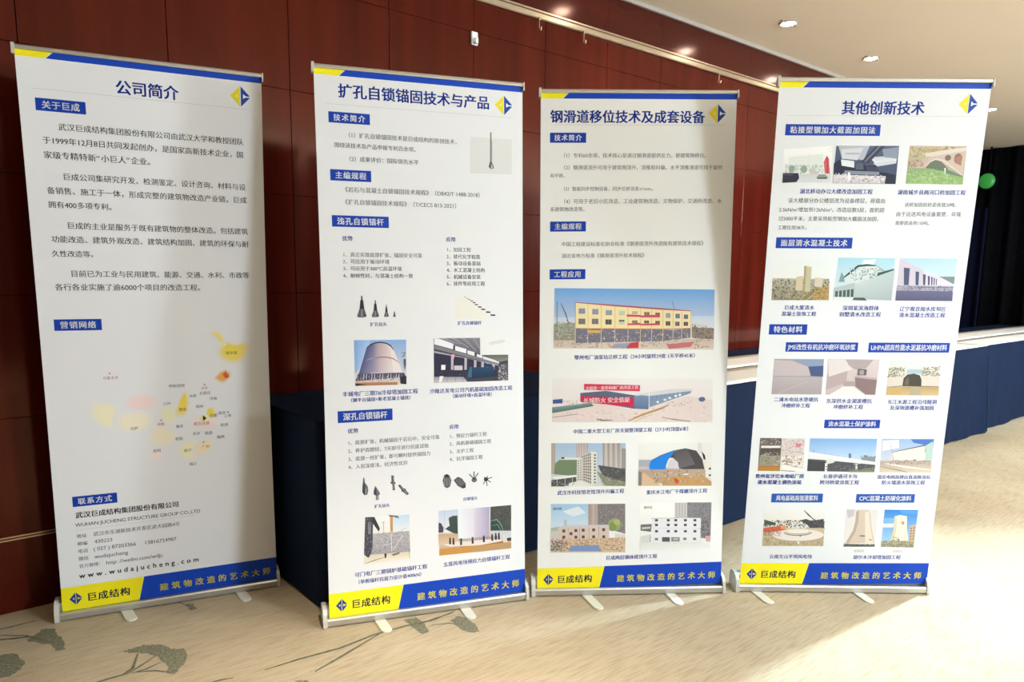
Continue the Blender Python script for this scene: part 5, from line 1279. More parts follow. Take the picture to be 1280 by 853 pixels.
["E","#8a8078",[227.5,235.1,59.4,15.6]],
["E","#f0e8e0",[227.2,238.7,57.2,13.8]],
["E","#a09890",[227.2,238.7,52.8,11.4]],
["E","#efe7df",[227.1,239.9,49.5,9.6]],
["P","#d0644c",[79.8,254.5,109.8,260.4,167.8,263.4,172.1,245.7,122.7,239.8,81.3,236.8]],
["P","#e0a060",[150.9,266.4,176.1,263.4,174.7,248.7,155.0,251.6]],
["N",["#3f3c40","#c9544a","#6a5a54","#8a4a44"],[83.4,245.6,155.5,245.7,152.2,219.1,85.3,222.0],[26,9.9,104]],
["P","#e8e4da",[227.9,193.6,237.7,195.4,238.8,183.4,230.5,183.4]],
["E","#5a5a50",[239.5,219.1,3.3,3.0]],
["G",["#dcd9dc","#dcd9dc","#e8e2dc","#e8e2dc"],[424.0,338.9,557.1,337.3,559.2,169.9,426.7,171.6]],
["P","#bfbcc4",[424.2,337.2,457.4,337.2,457.3,310.8,433.5,299.0]],
["G",["#d6c6b8","#d6c6b8","#dcccbe","#dcccbe"],[468.8,334.3,510.2,335.5,519.5,299.1,500.2,297.9]],
["P","#d2c2b4",[465.0,328.4,479.8,335.5,515.8,335.5,527.1,316.8,537.7,257.9,556.3,186.6,433.7,185.4,461.1,246.0,466.9,287.3]],
["P","#bba898",[465.0,328.4,477.1,334.3,479.7,281.4,470.6,234.1,447.6,185.4,433.7,185.4,461.1,246.0,466.9,287.3]],
["P","#e6dacd",[502.6,328.5,519.4,327.3,532.2,257.9,551.7,187.8,517.2,186.6]],
["P","#55544c",[427.2,183.6,559.7,180.7,559.2,169.9,426.8,170.4]],
["N",["#8d8a80","#3c3c36","#b4b0a4"],[428.3,183.6,556.8,181.9,557.9,171.1,428.3,171.6],[40,7.7,105]],
["P","#6a5a54",[491.3,222.3,512.6,221.1,513.1,216.4,491.8,217.5]],
["P","#c98a80",[532.0,205.7,544.5,203.3,544.0,197.3,532.6,199.7]],
["G",["#2f86dc","#2f86dc","#a9d0f0","#a9d0f0"],[584.9,337.4,726.5,335.8,726.0,167.0,586.0,169.9]],
["P","#7db8ec",[587.8,299.2,633.4,299.2,630.4,275.7,586.4,281.5]],
["P","#e2eef6",[584.8,275.6,630.4,275.7,629.5,257.9,585.0,257.9]],
["P","#5a9fe4",[646.2,334.5,725.3,331.7,723.1,317.0,664.8,316.9]],
["P","#f2ecd4",[629.6,308.1,654.0,313.4,682.4,308.1,687.5,252.1,700.8,192.7,622.0,198.6,630.8,246.1]],
["P","#d9d0b4",[629.6,308.1,640.4,311.0,644.7,246.1,636.3,195.6,622.0,198.6,630.8,246.1]],
["P","#d08a7c",[660.0,284.5,673.9,284.6,674.3,271.0,664.4,269.8]],
["P","#cbb49c",[698.5,263.9,725.3,272.8,726.6,186.7,701.5,186.7]],
["W","#7d6a64",[700.2,258.0,723.5,263.9,725.4,187.9,704.1,187.9],[2,6,0.5,0.5]],
["G",["#b9ae94","#b9ae94","#9a9078","#9a9078"],[586.0,195.6,725.3,198.7,726.0,167.0,586.0,169.9]],
["N",["#6d6a58","#c9c0a8","#857f6c","#4a4c40"],[586.0,195.6,722.8,195.7,722.9,170.0,588.6,171.7],[60,10.3,106]],
["N",["#8a8470","#6d6a58","#b4aa90"],[631.6,213.5,659.4,213.5,661.7,192.7,633.8,192.6],[16,9.9,107]],
["T","云南文山平坝风电场",[116.0,298.0,125.2,0.0],"#1c2f9c",1],
["T","胡尔木冷却塔加固工程",[472.9,676.0,122.2,0.0],"#1c2f9c",1],
["T","涂装前",[472.6,516.9,151.0,0.0],"#b4aaa4",0],
["T","涂装后",[637.9,680.6,150.1,0.0],"#c4aaa4",0]]]''')

def solve(A, b):
    n_ = len(b)
    A = [r[:] + [b[i]] for i, r in enumerate(A)]
    for i in range(n_):
        k = max(range(i, n_), key=lambda r: abs(A[r][i]))
        A[i], A[k] = A[k], A[i]
        for r in range(n_):
            if r != i:
                f_ = A[r][i] / A[i][i]
                for c in range(i, n_ + 1):
                    A[r][c] -= f_ * A[i][c]
    return [A[i][n_] / A[i][i] for i in range(n_)]

def sheet_map(q, curl):
    src = [(0, 1), (1, 1), (0, 0), (1, 0)]
    A, b = [], []
    for (u, v), (x_, z_) in zip(src, q):
        A.append([u, v, 1, 0, 0, 0, -x_ * u, -x_ * v]); b.append(x_)
        A.append([0, 0, 0, u, v, 1, -z_ * u, -z_ * v]); b.append(z_)
    h = solve(A, b)
    kl, kr = curl
    def f(mmx, mmy):
        u, v = mmx / PW, mmy / PH
        s = math.sin(math.pi * min(max(v, 0), 1))
        u = u + (kl * (1 - u) - kr * u) * s
        w = h[6] * u + h[7] * v + 1
        return (h[0] * u + h[1] * v + h[2]) / w, 0.0, (h[3] * u + h[4] * v + h[5]) / w
    return f

_glyph = {}
_fc = bpy.data.curves.new('glyphs', 'FONT')
_fo = bpy.data.objects.new('glyphs', _fc)
COL.objects.link(_fo)
def glyph(ch):
    k = ch
    if k in _glyph:
        return _glyph[k]
    _fc.resolution_u = 3
    def mesh(s):
        _fc.body = s
        bpy.context.view_layer.update()
        return bpy.data.meshes.new_from_object(_fo.evaluated_get(bpy.context.evaluated_depsgraph_get()))
    if ord(ch) > 0x2e00 or ch in '“”':
        adv = 1.0 if ord(ch) > 0x2e00 else 0.55
    else:
        ms_ = [mesh('|'), mesh(ch + '|')]
        x0 = min(v.co.x for v in ms_[0].vertices)
        adv = max(v.co.x for v in ms_[1].vertices) - max(v.co.x for v in ms_[0].vertices)
        for q in ms_:
            bpy.data.meshes.remove(q)
    m_ = mesh(ch)
    vs = [(v.co.x, v.co.y) for v in m_.vertices]
    fs = [tuple(p.vertices) for p in m_.polygons]
    bpy.data.meshes.remove(m_)
    _glyph[k] = (vs, fs, adv)
    return _glyph[k]

STEP = 0.00009
HEAVY = (((-.014, 0), (.014, 0)), ((-.028, -.008), (.028, .008), (0, 0)), ((-.026, -.012), (.026, -.012), (-.026, .012), (.026, .012), (0, 0)))   # stroke weights: strokes printed again a hair to each side
class Ink:
    def __init__(self, f):
        self.f, self.v, self.faces, self.c = f, [], [], []
    def add(self, pts, faces, cols, lay):
        n_ = len(self.v)
        for (x_, y_) in pts:
            X, Y, Z = self.f(x_, y_)
            self.v.append((X, Y - 0.0003 - STEP * lay, Z))
        self.c += cols if len(cols) == len(pts) else [cols[0]] * len(pts)
        self.faces += [tuple(i + n_ for i in fc) for fc in faces]
    def poly(self, pts, col, lay):
        a = sum(pts[i][0] * pts[(i + 1) % len(pts)][1] - pts[(i + 1) % len(pts)][0] * pts[i][1] for i in range(len(pts)))
        if a < 0:
            pts = pts[::-1]
        self.add(pts, [tuple(range(len(pts)))], [col], lay)

def bil(q, u, v):
    (a, b), (c, d), (e, f_), (g_, h_) = q          # TL TR BR BL
    tx, ty = a + (c - a) * u, b + (d - b) * u
    bx, by = g_ + (e - g_) * u, h_ + (f_ - h_) * u
    return tx + (bx - tx) * v, ty + (by - ty) * v

def pairs(l):
    return [(l[i], l[i + 1]) for i in range(0, len(l), 2)]

def bbox_of(it):
    k = it[0]
    if k == 'T':
        u0, u1, v, em = it[2]
        h_ = em or abs(u1 - u0) / max(1, len(it[1])) * 1.6
        return (u0, v - h_ / 2, u1, v + h_ / 2)
    if k == 'E':
        x_, y_, a, b = it[2]
        return (x_ - a, y_ - b, x_ + a, y_ + b)
    l = it[3] if k == 'S' else it[2]
    p = pairs(l)
    w = it[2] if k == 'S' else 0
    return (min(q[0] for q in p) - w, min(q[1] for q in p) - w, max(q[0] for q in p) + w, max(q[1] for q in p) + w)

INK = 0.86                             # printed pictures are no brighter than the film they sit on
def tone(c):
    return tuple(v * INK for v in srgb(c))

def draw(ink, items):
    boxes, lays = [], []
    for it in items:
        bb = bbox_of(it)
        lay = 1
        for b2, l2 in zip(boxes, lays):
            if bb[0] < b2[2] and bb[2] > b2[0] and bb[1] < b2[3] and bb[3] > b2[1]:
                lay = max(lay, l2 + 1)
        boxes.append(bb); lays.append(lay)
        k = it[0]
        if k == 'P':
            ink.poly(pairs(it[2]), tone(it[1]), lay)
        elif k == 'G':
            q = pairs(it[2])
            cs = [tone(c) for c in it[1]]
            n_ = 4
            pts, cols, fs = [], [], []
            for j in range(n_ + 1):
                for i in range(n_ + 1):
                    u, v = i / n_, j / n_
                    pts.append(bil(q, u, v))
                    cols.append(tuple((cs[0][t] * (1 - u) + cs[1][t] * u) * (1 - v) + (cs[3][t] * (1 - u) + cs[2][t] * u) * v for t in range(3)))
            for j in range(n_):
                for i in range(n_):
                    a = j * (n_ + 1) + i
                    fs.append((a, a + n_ + 1, a + n_ + 2, a + 1))
            ink.add(pts, fs, cols, lay)
        elif k == 'H':                      # soft-edged area of the map: nested outlines fading into the paper
            pts = pairs(it[2])
            for _ in range(2):
                pts = [q_ for a, b in zip(pts, pts[1:] + pts[:1]) for q_ in ((a[0] * .75 + b[0] * .25, a[1] * .75 + b[1] * .25), (a[0] * .25 + b[0] * .75, a[1] * .25 + b[1] * .75))]
            cx, cy = sum(q_[0] for q_ in pts) / len(pts), sum(q_[1] for q_ in pts) / len(pts)
            core, pap = srgb(it[1]), srgb(ink.paper)
            for t in range(10):
                f_ = (t + 1) / 10
                f_ = f_ * f_ * (3 - 2 * f_)
                kk = 1.35 - 0.75 * t / 9
                ink.poly([(cx + (a - cx) * kk, cy + (b - cy) * kk) for a, b in pts], tuple(p_ + (c_ - p_) * f_ for p_, c_ in zip(pap, core)), lay + 0.09 * t)
        elif k == 'S':
            L, Rr = ribbon(pairs(it[3]), it[2])
            L, Rr = [tuple(x_) for x_ in L], [tuple(x_) for x_ in Rr]
            for i in range(len(L) - 1):
                ink.poly([L[i], L[i + 1], Rr[i + 1], Rr[i]], tone(it[1]), lay)
        elif k == 'E':
            x_, y_, a, b = it[2]
            ink.poly([(x_ + a * math.cos(t), y_ + b * math.sin(t)) for t in [2 * math.pi * j / 20 for j in range(20)]], tone(it[1]), lay)
        elif k == 'W':
            q = pairs(it[2])
            nx, ny, fx, fy = it[3]
            for i in range(nx):
                for j in range(ny):
                    u0, u1 = (i + .5 - fx / 2) / nx, (i + .5 + fx / 2) / nx
                    v0, v1 = (j + .5 - fy / 2) / ny, (j + .5 + fy / 2) / ny
                    ink.poly([bil(q, u0, v0), bil(q, u1, v0), bil(q, u1, v1), bil(q, u0, v1)], tone(it[1]), lay)
        elif k == 'N':
            q = pairs(it[2])
            n_, size, seed = it[3]
            rr = random.Random(seed)
            pool = [tone(c) for c in it[1]]
            mean = tuple(sum(c[t] for c in pool) / len(pool) for t in range(3))
            pool = [tuple(c[t] * .72 + mean[t] * .28 for t in range(3)) for c in pool]
            n_, size = int(n_ * 2.4), size * 0.55
            for t in range(n_):
                cx, cy = bil(q, rr.random(), rr.random())
                sx, sy = size * rr.uniform(.25, .6), size * rr.uniform(.18, .5)
                ang = rr.uniform(-.5, .5)
                pts = [(cx + math.cos(ang + a) * sx * rr.uniform(.7, 1.2), cy + math.sin(ang + a) * sy * rr.uniform(.7, 1.2)) for a in (0.5, 1.6, 2.6, 3.7, 4.8, 5.7)]
                ink.poly(pts, rr.choice(pool), lay + 0.9 * t / n_)
        elif k == 'T':
            s, (u0, u1, v, em), col, bold = it[1], it[2], srgb(it[3]), it[4]
            gl = [glyph(ch) for ch in s]
            # ink extents inside the first and last cell are ignored: they are small
            nat = sum(g_[2] for g_ in gl)
            xs = 1.0
            if not em:
                em, tr = (u1 - u0) / nat, 0.0
            else:
                tr = (u1 - u0 - nat * em) / max(1, len(s) - 1)
                if tr < 0:
                    xs, tr = (u1 - u0) / (nat * em), 0.0
            x_ = u0
            for vs, fs, adv in gl:
                if vs:
                    for ox, oy in HEAVY[bold]:
                        ink.add([(x_ + (a + ox) * em * xs, v + (b + oy - 0.375) * em) for a, b in vs], fs, [col], lay)
                x_ += adv * em * xs + tr

NAVY, YEL = '#0a43ba', '#fff01a'
def logo(cx, cy, r, cl, cr, white, k=1.0):
    o = []
    w = r * k
    o.append(['P', cl, [cx - w, cy, cx - r * .04, cy + r, cx - r * .04, cy - r]])
    o.append(['P', cr, [cx + w, cy, cx + r * .04, cy - r, cx + r * .04, cy + r]])
    o.append(['P', white, [cx + w * .26, cy + r * .26, cx + w * .26, cy - r * .22, cx + w * .52, cy - r * .05, cx + w * 1.02, cy - r * .05, cx + w * 1.02, cy + r * .05, cx + w * .52, cy + r * .05]])
    o.append(['P', white if white != '#ffffff' else '#f6f0a8', [cx - w * .26, cy + r * .22, cx - w * .26, cy - r * .18, cx - w * .5, cy]])
    return o
def common():
    o = [['P', YEL, [0, 2047, 109, 2047, 86, 2025.5, 0, 2025.5]],
         ['P', NAVY, [113, 2047, 800, 2047, 800, 2025.5, 90, 2025.5]],
         ['S', '#a9a9a8', 1.6, [38, 1924, 758, 1925]]]
    o += logo(722, 1970, 37, '#f0df2a', '#1c48a4', '#ffffff')
    o += [['P', YEL, [0, 95, 288, 95, 266, 0, 0, 0]], ['P', NAVY, [289, 95, 800, 95, 800, 0, 267, 0]]]
    o += logo(48, 45.2, 25, '#1c3f9a', '#1c3f9a', YEL, .9)
    o += [['T', '巨成结构', [84, 236, 43.5, 36.5], '#1d2a52', 2],
          ['T', '建筑物改造的艺术大师', [342, 774, 38, 33], '#f5e84a', 2]]
    return o

def make_banner(i, label, feet):
    x_, y_, yaw, lean, tilt, corners, curl, paper = SHEET[i]
    root = thing('roll_up_banner', label, 'banner', (x_, y_, 0), yaw, 'roll up banners lined up on the carpet')
    PM = Matrix.Translation((0, 0, ZB)) @ Matrix.Rotation(-lean, 4, 'X') @ Matrix.Rotation(tilt, 4, 'Y')
    f = sheet_map(corners, curl)
    # printed sheet: thin film with front, back and edges, and the ink on its front
    ink = Ink(f)
    ink.paper = paper
    nx, nz = 16, 24
    front = [(PW * a / nx, PH * b / nz) for b in range(nz + 1) for a in range(nx + 1)]
    col = srgb(paper)
    fs = [(b * (nx + 1) + a, b * (nx + 1) + a + 1, (b + 1) * (nx + 1) + a + 1, (b + 1) * (nx + 1) + a) for b in range(nz) for a in range(nx)]
    ink.add(front, fs, [col], -1)
    n0 = len(ink.v)
    ink.add(front, [tuple(reversed(q)) for q in fs], [srgb('#3c3c40')], -1 - 0.0007 / STEP)
    rim = [a for a in range(nx + 1)] + [b * (nx + 1) + nx for b in range(1, nz + 1)] + [nz * (nx + 1) + a for a in range(nx - 1, -1, -1)] + [b * (nx + 1) for b in range(nz - 1, 0, -1)]
    for a, b in zip(rim, rim[1:] + rim[:1]):
        ink.faces.append((a, a + n0, b + n0, b))
    draw(ink, common() + PRINT[i])
    me = bpy.data.meshes.new('printed_sheet')
    me.from_pydata(ink.v, [], ink.faces)
    ca = me.color_attributes.new('Ink', 'FLOAT_COLOR', 'POINT')
    ca.data.foreach_set('color', [t for c in ink.c for t in (*c, 1.0)])
    me.materials.append(M['print'])
    o = bpy.data.objects.new('printed_sheet', me)
    COL.objects.link(o)
    o.parent = root
    o.matrix_local = PM
    # clip rail across the top
    (tlx, tlz), (trx, trz) = corners[0], corners[1]
    ang = math.atan2(trz - tlz, trx - tlx)
    RM = PM @ Matrix.Translation(((tlx + trx) / 2, 0, (tlz + trz) / 2)) @ Matrix.Rotation(-ang, 4, 'Y')
    hw = (trx - tlx) / 2 + 0.001
    bm = bmesh.new()
    prism(bm, [(-0.007, -0.001), (-0.009, 0.003), (-0.008, 0.010), (-0.003, 0.014), (0.004, 0.014), (0.009, 0.009), (0.009, -0.012), (0.002, -0.012), (0.002, -0.001)], -hw, hw, 'x')
    rail = link('top_rail', bm, M['alu'], root)
    rail.matrix_local = RM
    for s in (-1, 1):
        bm = bmesh.new()
        box(bm, s * hw - 0.001 * s, s * hw + 0.005 * s, -0.0105, 0.0105, -0.017, 0.0155, 0.002)
        link('end_cap', bm, M['cap'], rail)
    # cassette the sheet winds into: a low front lip, a taller rounded body behind the sheet, an end cap on each side
    bm = bmesh.new()
    XL, XR = -0.410, 0.397
    prism(bm, [(-0.016, 0.004), (-0.019, 0.008), (-0.019, 0.027), (-0.015, 0.033), (-0.004, 0.034), (-0.003, 0.006)], XL, XR, 'x', 0)
    prism(bm, [(-0.004, 0.006), (-0.004, 0.028), (0.006, 0.028), (0.006, 0.006)], XL, XR, 'x', 1)
    prism(bm, [(0.006, 0.004), (0.006, 0.052), (0.012, 0.066), (0.026, 0.073), (0.050, 0.073), (0.068, 0.064), (0.076, 0.048), (0.078, 0.022), (0.072, 0.004)], XL, XR, 'x', 0)
    cas = link('base_cassette', bm, [M['alu'], M['slot']], root)
    for s, L, th in ((-1, -XL, 0.016), (1, XR, 0.012)):
        bm = bmesh.new()
        prism(bm, [(-0.020, 0.0), (-0.023, 0.004), (-0.023, 0.030), (-0.017, 0.055), (-0.004, 0.070), (0.020, 0.077), (0.052, 0.077), (0.071, 0.068), (0.080, 0.050), (0.082, 0.006), (0.078, 0.0)], s * L, s * (L + th), 'x')
        tube(bm, (s * (L + th - 0.001), 0.030, 0.045), (s * (L + th + 0.002), 0.030, 0.045), 0.006, 10)
        tube(bm, (s * (L + th - 0.001), -0.006, 0.022), (s * (L + th + 0.002), -0.006, 0.022), 0.004, 10)
        link('end_cap', bm, M['cap'], cas)
    # swivel feet
    for (fx, tx, ty) in feet:
        bm = bmesh.new()
        L2 = 0.155
        a = math.atan2(ty + 0.02, tx - fx)
        n_ = 10
        out = [(0, -0.021), (L2 - 0.021, -0.021)] + [(L2 - 0.021 + 0.021 * math.sin(t), -0.021 * math.cos(t)) for t in [math.pi * k / n_ for k in range(1, n_)]] + [(L2 - 0.021, 0.021), (0, 0.021)]
        prism(bm, out, 0.0, 0.0045, 'z')
        bmesh.ops.bevel(bm, geom=[e for e in bm.edges if all(v.co.z > 0.004 for v in e.verts)], offset=0.0015, segments=2, affect='EDGES')
        ft = link('swivel_foot', bm, M['foot'], root)
        tip = Vector((tx, ty, 0))
        dirv = Vector((math.cos(a), math.sin(a), 0))
        ft.location = tip + dirv * 0.022 - dirv * L2
        ft.rotation_euler = (0, 0, a)
    # pole behind the sheet
    bm = bmesh.new()
    tube(bm, (0, 0.030, 0.06), (0, 0.030, 0.08), 0.013, 14)
    topz = ((tlz + trz) / 2) - 0.004
    up = PM @ Vector((0, 0.013, topz))
    low = Vector((0, 0.040, 0.07))
    for k, r in enumerate((0.0095, 0.0080, 0.0065)):
        tube(bm, low.lerp(up, k / 3), low.lerp(up, (k + 1) / 3), r, 12)
    tube(bm, up - Vector((0, 0.004, 0.012)), up + Vector((0, -0.002, 0.010)), 0.009, 12)
    link('support_pole', bm, M['pole'], root, True)
    return root

make_banner(0, 'leftmost roll up banner, company profile text above a faint coloured map', [(-0.180, -0.162, -0.0957), (0.250, 0.262, -0.0917)])
make_banner(1, 'second roll up banner from left, with drill bit and white tank pictures', [(-0.209, -0.199, -0.0981), (0.135, 0.137, -0.0909)])
make_banner(2, 'third roll up banner from left, with a wide yellow building photo', [(-0.189, -0.162, -0.1284), (0.170, 0.181, -0.1007)])
make_banner(3, 'rightmost roll up banner, rows of small photos and an arched bridge', [(-0.335, -0.315, -0.1111), (0.105, 0.1145, -0.0902)])
COL.objects.unlink(_fo)
bpy.data.objects.remove(_fo)
bpy.data.curves.remove(_fc)

# ------------------------------------------------------------------ draped tables along the wall
def make_table(a0, a1, d0, d1, z, label):
    t = thing('folding_table', label, 'table', wf((a0 + a1) / 2, (d0 + d1) / 2), 0, 'narrow tables under cloths')
    hx, hy = (a1 - a0) / 2 - 0.012, (d1 - d0) / 2 - 0.012
    bm = bmesh.new()
    box(bm, -hx, hx, -hy, hy, z - 0.028, z - 0.004, 0.003)
    link('tabletop', bm, M['tabletop'], t)
    for sx in (-1, 1):
        for sy in (-1, 1):
            bm = bmesh.new()
            tube(bm, (sx * (hx - 0.12), sy * (hy - 0.05), 0.0), (sx * (hx - 0.12), sy * (hy - 0.05), z - 0.028), 0.014, 10)
            link('leg', bm, M['steel'], t)
    return t

def make_cloth(a0, a1, d0, d1, z, label, mats, seed, fold=0.014, top_white=False, front_flare=0.03, right_end=False):
    """a cloth over a table: flat top, skirts that fall to the floor in soft folds, gathered corners"""
    rr = random.Random(seed)
    cx, cd = (a0 + a1) / 2, (d0 + d1) / 2
    hx, hy = (a1 - a0) / 2, (d1 - d0) / 2
    # perimeter, front edge first (y negative is the side facing the room)
    per = []
    nf = max(12, int((a1 - a0) / 0.025)); ns = max(6, int((d1 - d0) / 0.03))
    for k in range(nf): per.append((-hx + 2 * hx * k / nf, -hy, 0, -1))
    for k in range(ns): per.append((hx, -hy + 2 * hy * k / ns, 1, 0))
    for k in range(nf): per.append((hx - 2 * hx * k / nf, hy, 0, 1))
    for k in range(ns): per.append((-hx, hy - 2 * hy * k / ns, -1, 0))
    n_ = len(per)
    ph = [rr.uniform(0, 6.28) for _ in range(5)]
    bm = bmesh.new()
    lv = [0.0, 0.012, 0.05, 0.16, 0.3, 0.45, 0.6, 0.72, z - 0.004]
    rings = []
    for j, dz_ in enumerate(lv):
        t = min(1, dz_ / (z - 0.004))
        ring = []
        for k, (px, py, ox, oy) in enumerate(per):
            s = px if oy else py
            w = (math.sin(s * 9.0 + ph[0]) * .5 + math.sin(s * 17.0 + ph[1]) * .3 + math.sin(s * 31 + ph[2]) * .2)
            edge = min(abs(px + hx), abs(px - hx)) if oy else min(abs(py + hy), abs(py - hy))
            corner = math.exp(-(edge / 0.09) ** 2)
            off = (0.003 + fold * (w * .5 + .5)) * t ** 0.8 + front_flare * 0.5 * corner * t if t > 0.016 else 0.0
            lim = 0.004 if (ox or oy > 0) else 1.0      # sides and back touch neighbours: stay tight there
            off = min(off, lim)
            lift = 0.010 * math.sin(s * 3.1 + ph[3]) ** 2 * (1 if j == len(lv) - 1 else 0)
            ring.append(bm.verts.new((px + ox * off, py + oy * off, z - dz_ + (lift if dz_ > 0.5 else 0))))
        rings.append(ring)
    for j in range(len(rings) - 1):
        for k in range(n_):
            f_ = bm.faces.new((rings[j][k], rings[j + 1][k], rings[j + 1][(k + 1) % n_], rings[j][(k + 1) % n_]))
            f_.smooth = True
            f_.material_index = 0 if j or not top_white else 0
    ft = bm.faces.new(rings[0])
    bmesh.ops.recalc_face_normals(bm, faces=bm.faces[:])
    if ft.normal.z < 0:
        ft.normal_flip()
    o = link('tablecloth', bm, mats)
    o.location = wf(cx, cd)
    tag(o, label, 'tablecloth', 'navy cloths over the tables along the wall')
    return o

def make_runner(a0, a1, d0, d1, z, label, seed):
    rr = random.Random(seed)
    bm = bmesh.new()
    nx = int((a1 - a0) / 0.05)
    prof = [(-(d1 - d0) / 2 - 0.010, -0.055), (-(d1 - d0) / 2 - 0.009, -0.012), (-(d1 - d0) / 2 - 0.002, 0.003), (-(d1 - d0) * .25, 0.003), (0, 0.003), ((d1 - d0) * .25, 0.003), ((d1 - d0) / 2, 0.003)]
    prof = prof[2:] if not FRONT_DROP else prof
    rows = []
    hx = (a1 - a0) / 2
    for k in range(nx + 1):
        x_ = -hx + 2 * hx * k / nx
        rows.append([bm.verts.new((x_, p_[0] + rr.uniform(-.0015, .0015), z + p_[1] + (0.001 + rr.uniform(0, .0015)))) for p_ in prof])
    for k in range(nx):
        for j in range(len(prof) - 1):
            f_ = bm.faces.new((rows[k][j], rows[k + 1][j], rows[k + 1][j + 1], rows[k][j + 1]))
            f_.smooth = True
    bmesh.ops.recalc_face_normals(bm, faces=bm.faces[:])
    geom = bmesh.ops.solidify(bm, geom=bm.faces[:], thickness=0.0015)
    o = link('table_runner', bm, M['white_cloth'])
    o.location = wf((a0 + a1) / 2, (d0 + d1) / 2)
    tag(o, label, 'table runner', 'white cloths spread on the table tops')
    return o
FRONT_DROP = False

Z1 = 0.775
ROWS = [  # a0, a1, d0, d1, where, white runner?
    (0.912, 1.75, 0.03, 0.74, 'behind the gap right of the map banner', 0),
    (1.76, 2.59, 0.03, 0.78, 'behind the gap left of the yellow building banner', 0),
    (2.92, 5.60, 0.03, 0.315, 'against the wall behind the arched bridge banner', 0),
    (5.61, 8.30, 0.03, 0.315, 'against the far end of the panelled wall', 0),
    (8.31, 10.7, 0.03, 0.315, 'past the panelled wall, before the black curtain', 0),
    (2.92, 5.60, 0.325, 0.715, 'in the middle row left of the arched bridge banner', 1),
    (5.61, 8.30, 0.325, 0.715, 'in the middle row hidden by the arched bridge banner', 1),
    (8.31, 10.7, 0.325, 0.715, 'in the middle row at the far right end', 1),
    (2.92, 4.80, 0.735, 1.13, 'in front row between the two right banners', 2),
    (4.81, 7.03, 0.735, 1.10, 'in front row at bridge banner right edge', 2),
    (7.07, 9.20, 0.735, 1.08, 'in front row at the right photo edge', 2),
    (9.21, 10.7, 0.735, 1.09, 'in front row beside the black curtain', 2),
]
def tight_free(d1):                     # only the outermost row has room for its cloth to swing out
    return d1 > 0.72
for k, (a0, a1, d0, d1, where, white) in enumerate(ROWS):
    make_table(a0, a1, d0, d1, Z1, 'draped narrow table ' + where)
    make_cloth(a0, a1, d0, d1, Z1, 'navy tablecloth falling to the carpet, ' + where, M['navy'], 100 + k, fold=0.022 if tight_free(d1) else 0.0, front_flare=0.10 if tight_free(d1) else 0.0)
    if white:
        make_runner(a0 + 0.004, a1 - 0.004, d0 + 0.006, d1 - 0.004, Z1, 'white cloth strip on the table ' + where, 200 + k)

# ------------------------------------------------------------------ black stage curtain at the far end, with a small green lamp on it
def curtain(name, a, d0, d1, m_, label, amp, z1=H - 0.01):
    bm = bmesh.new()
    n_ = int(abs(d1 - d0) / 0.025)
    f_, b_ = [], []
    for k in range(n_ + 1):
        d = d0 + (d1 - d0) * k / n_
        o_ = amp * math.sin(d * 26) + amp * .4 * math.sin(d * 47 + 1)
        for lst, off in ((f_, 0), (b_, 0.012)):
            lst.append((bm.verts.new((a + o_ + off, -d, 0.004)), bm.verts.new((a + o_ * .8 + off, -d, z1))))
    for lst in (f_, b_):
        for k in range(n_):
            q = bm.faces.new((lst[k][0], lst[k + 1][0], lst[k + 1][1], lst[k][1])); q.smooth = True
    for k in range(n_):
        bm.faces.new((f_[k][1], f_[k + 1][1], b_[k + 1][1], b_[k][1]))
        bm.faces.new((f_[k][0], b_[k][0], b_[k + 1][0], f_[k + 1][0]))
    for k in (0, n_):
        bm.faces.new((f_[k][0], f_[k][1], b_[k][1], b_[k][0]))
    bmesh.ops.recalc_face_normals(bm, faces=bm.faces[:])
    o = place(link(name, bm, m_))
    return tag(o, label, 'curtain')
curtain('stage_curtain', 11.1, -3.0, 6.5, M['black'], 'tall black curtain closing the far right end of the hall', 0.03)
curtain('side_curtain', 10.98, -0.62, -0.30, M['navy_dark'], 'narrow dark navy curtain strip hanging before the black curtain', 0.02, 2.3)
t = thing('indicator_lamp', 'small round glowing green lamp high at the far right', 'lamp', wf(10.96, -0.33, 2.64), 0)
bm = bmesh.new()
R90 = Matrix.Rotation(-math.pi / 2, 4, 'Y')
lathe(bm, [(0.055, -0.08), (0.10, -0.06), (0.115, 0.0), (0.115, 0.03), (0.10, 0.035)], 20, R90)
link('lamp_housing', bm, M['black'], t)
bm = bmesh.new()
lathe(bm, [(0.10, 0.033), (0.085, 0.055), (0.05, 0.07), (0.015, 0.075)], 20, R90)
link('green_lens', bm, M['green'], t, True)
bm = bmesh.new()
tube(bm, (0.02, 0, 0.1), (0.02, 0, H - 2.64), 0.012)
link('drop_rod', bm, M['black'], t)

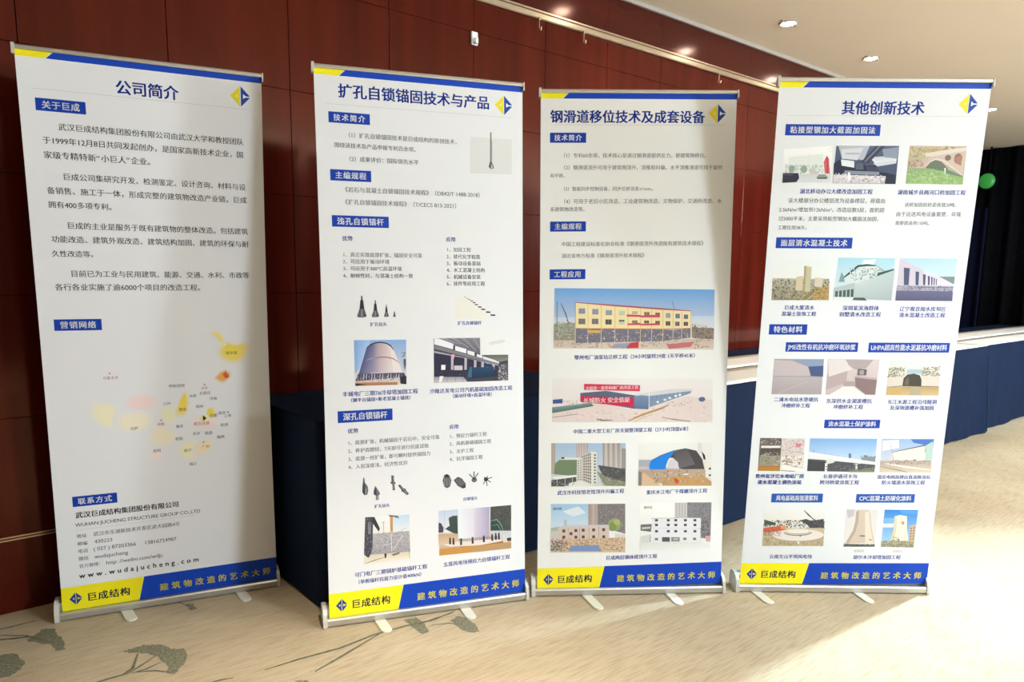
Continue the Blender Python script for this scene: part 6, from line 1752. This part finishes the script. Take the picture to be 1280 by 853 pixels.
# ------------------------------------------------------------------ ceiling downlights and wall fittings
def downlight(a, d, label, power):
    t = thing('ceiling_downlight', label, 'ceiling light', wf(a, d, H), 0, 'recessed downlights along the panelled wall')
    bm = bmesh.new()
    seg = 28
    prof = [(0.062, 0.0), (0.064, -0.006), (0.058, -0.008), (0.048, -0.004), (0.044, 0.0)]
    rings = [[bm.verts.new((r * math.cos(2 * math.pi * k / seg), r * math.sin(2 * math.pi * k / seg), z_)) for k in range(seg)] for r, z_ in prof]
    for p_, q_ in zip(rings, rings[1:]):
        for k in range(seg):
            bm.faces.new((p_[k], p_[(k + 1) % seg], q_[(k + 1) % seg], q_[k]))
    bmesh.ops.recalc_face_normals(bm, faces=bm.faces[:])
    for s in (-1, 1):                 # the two spring clips that show at the rim
        box(bm, s * 0.058, s * 0.098, -0.009, 0.009, -0.004, 0.0, 0.001)
    link('trim_ring', bm, M['ring'], t, False)
    bm = bmesh.new()
    lathe(bm, [(0.046, -0.002), (0.040, -0.007), (0.020, -0.010), (0.004, -0.0105)], 24)
    link('lamp_lens', bm, M['lens'], t, True)
    light('downlight_beam', 'SPOT', wf(a, d, H - 0.03), power, (1.0, 0.88, 0.70), 0.04, rot=(0, 0, 0), spot=115, blend=0.8)
for a, lab in ((3.27, 'hidden'), (4.595, 'ceiling downlight nearest the camera, above the gap by the bridge banner'),
               (5.835, 'ceiling downlight above the middle of the bridge banner'),
               (7.15, 'hidden'), (8.52, 'ceiling downlight peeking out at the right edge of the bridge banner')):
    if lab == 'hidden':
        lab = 'ceiling downlight seen only mirrored in the red wall' if a < 4 else 'ceiling downlight hidden behind the top of the bridge banner'
    downlight(a, 0.435, lab, DOWN)

t = thing('wall_hook', 'small white hook stuck on the red wall above the drill bit banner', 'hook', wf(2.212, 0.0, 2.60), 0)
bm = bmesh.new()
box(bm, -0.022, 0.022, -0.012, -0.0005, -0.035, 0.035, 0.005)
link('hook_plate', bm, M['white'], t)
bm = bmesh.new()
box(bm, -0.009, 0.009, -0.030, -0.012, -0.030, -0.022, 0.002)
box(bm, -0.009, 0.009, -0.032, -0.026, -0.030, 0.000, 0.002)
link('hook_arm', bm, M['white'], t)
for a, lab in ((2.66, 'tiny brass hook hanging below the picture rail, nearest the white wall hook'),
               (3.02, 'tiny brass hook below the picture rail, second from the white wall hook'),
               (4.40, 'tiny brass hook below the picture rail, just left of the bridge banner')):
    t = thing('rail_hook', lab, 'hook', wf(a, 0.0, 2.79), 0, 'hooks on the picture rail')
    bm = bmesh.new()
    tube(bm, (0, -0.027, 0.012), (0, -0.027, -0.055), 0.003, 8)
    box(bm, -0.006, 0.006, -0.033, -0.021, -0.006, 0.004, 0.001)
    tube(bm, (0, -0.027, -0.055), (0, -0.043, -0.062), 0.003, 8)
    tube(bm, (0, -0.043, -0.062), (0, -0.045, -0.045), 0.003, 8)
    link('hook_wire', bm, M['brass'], t)
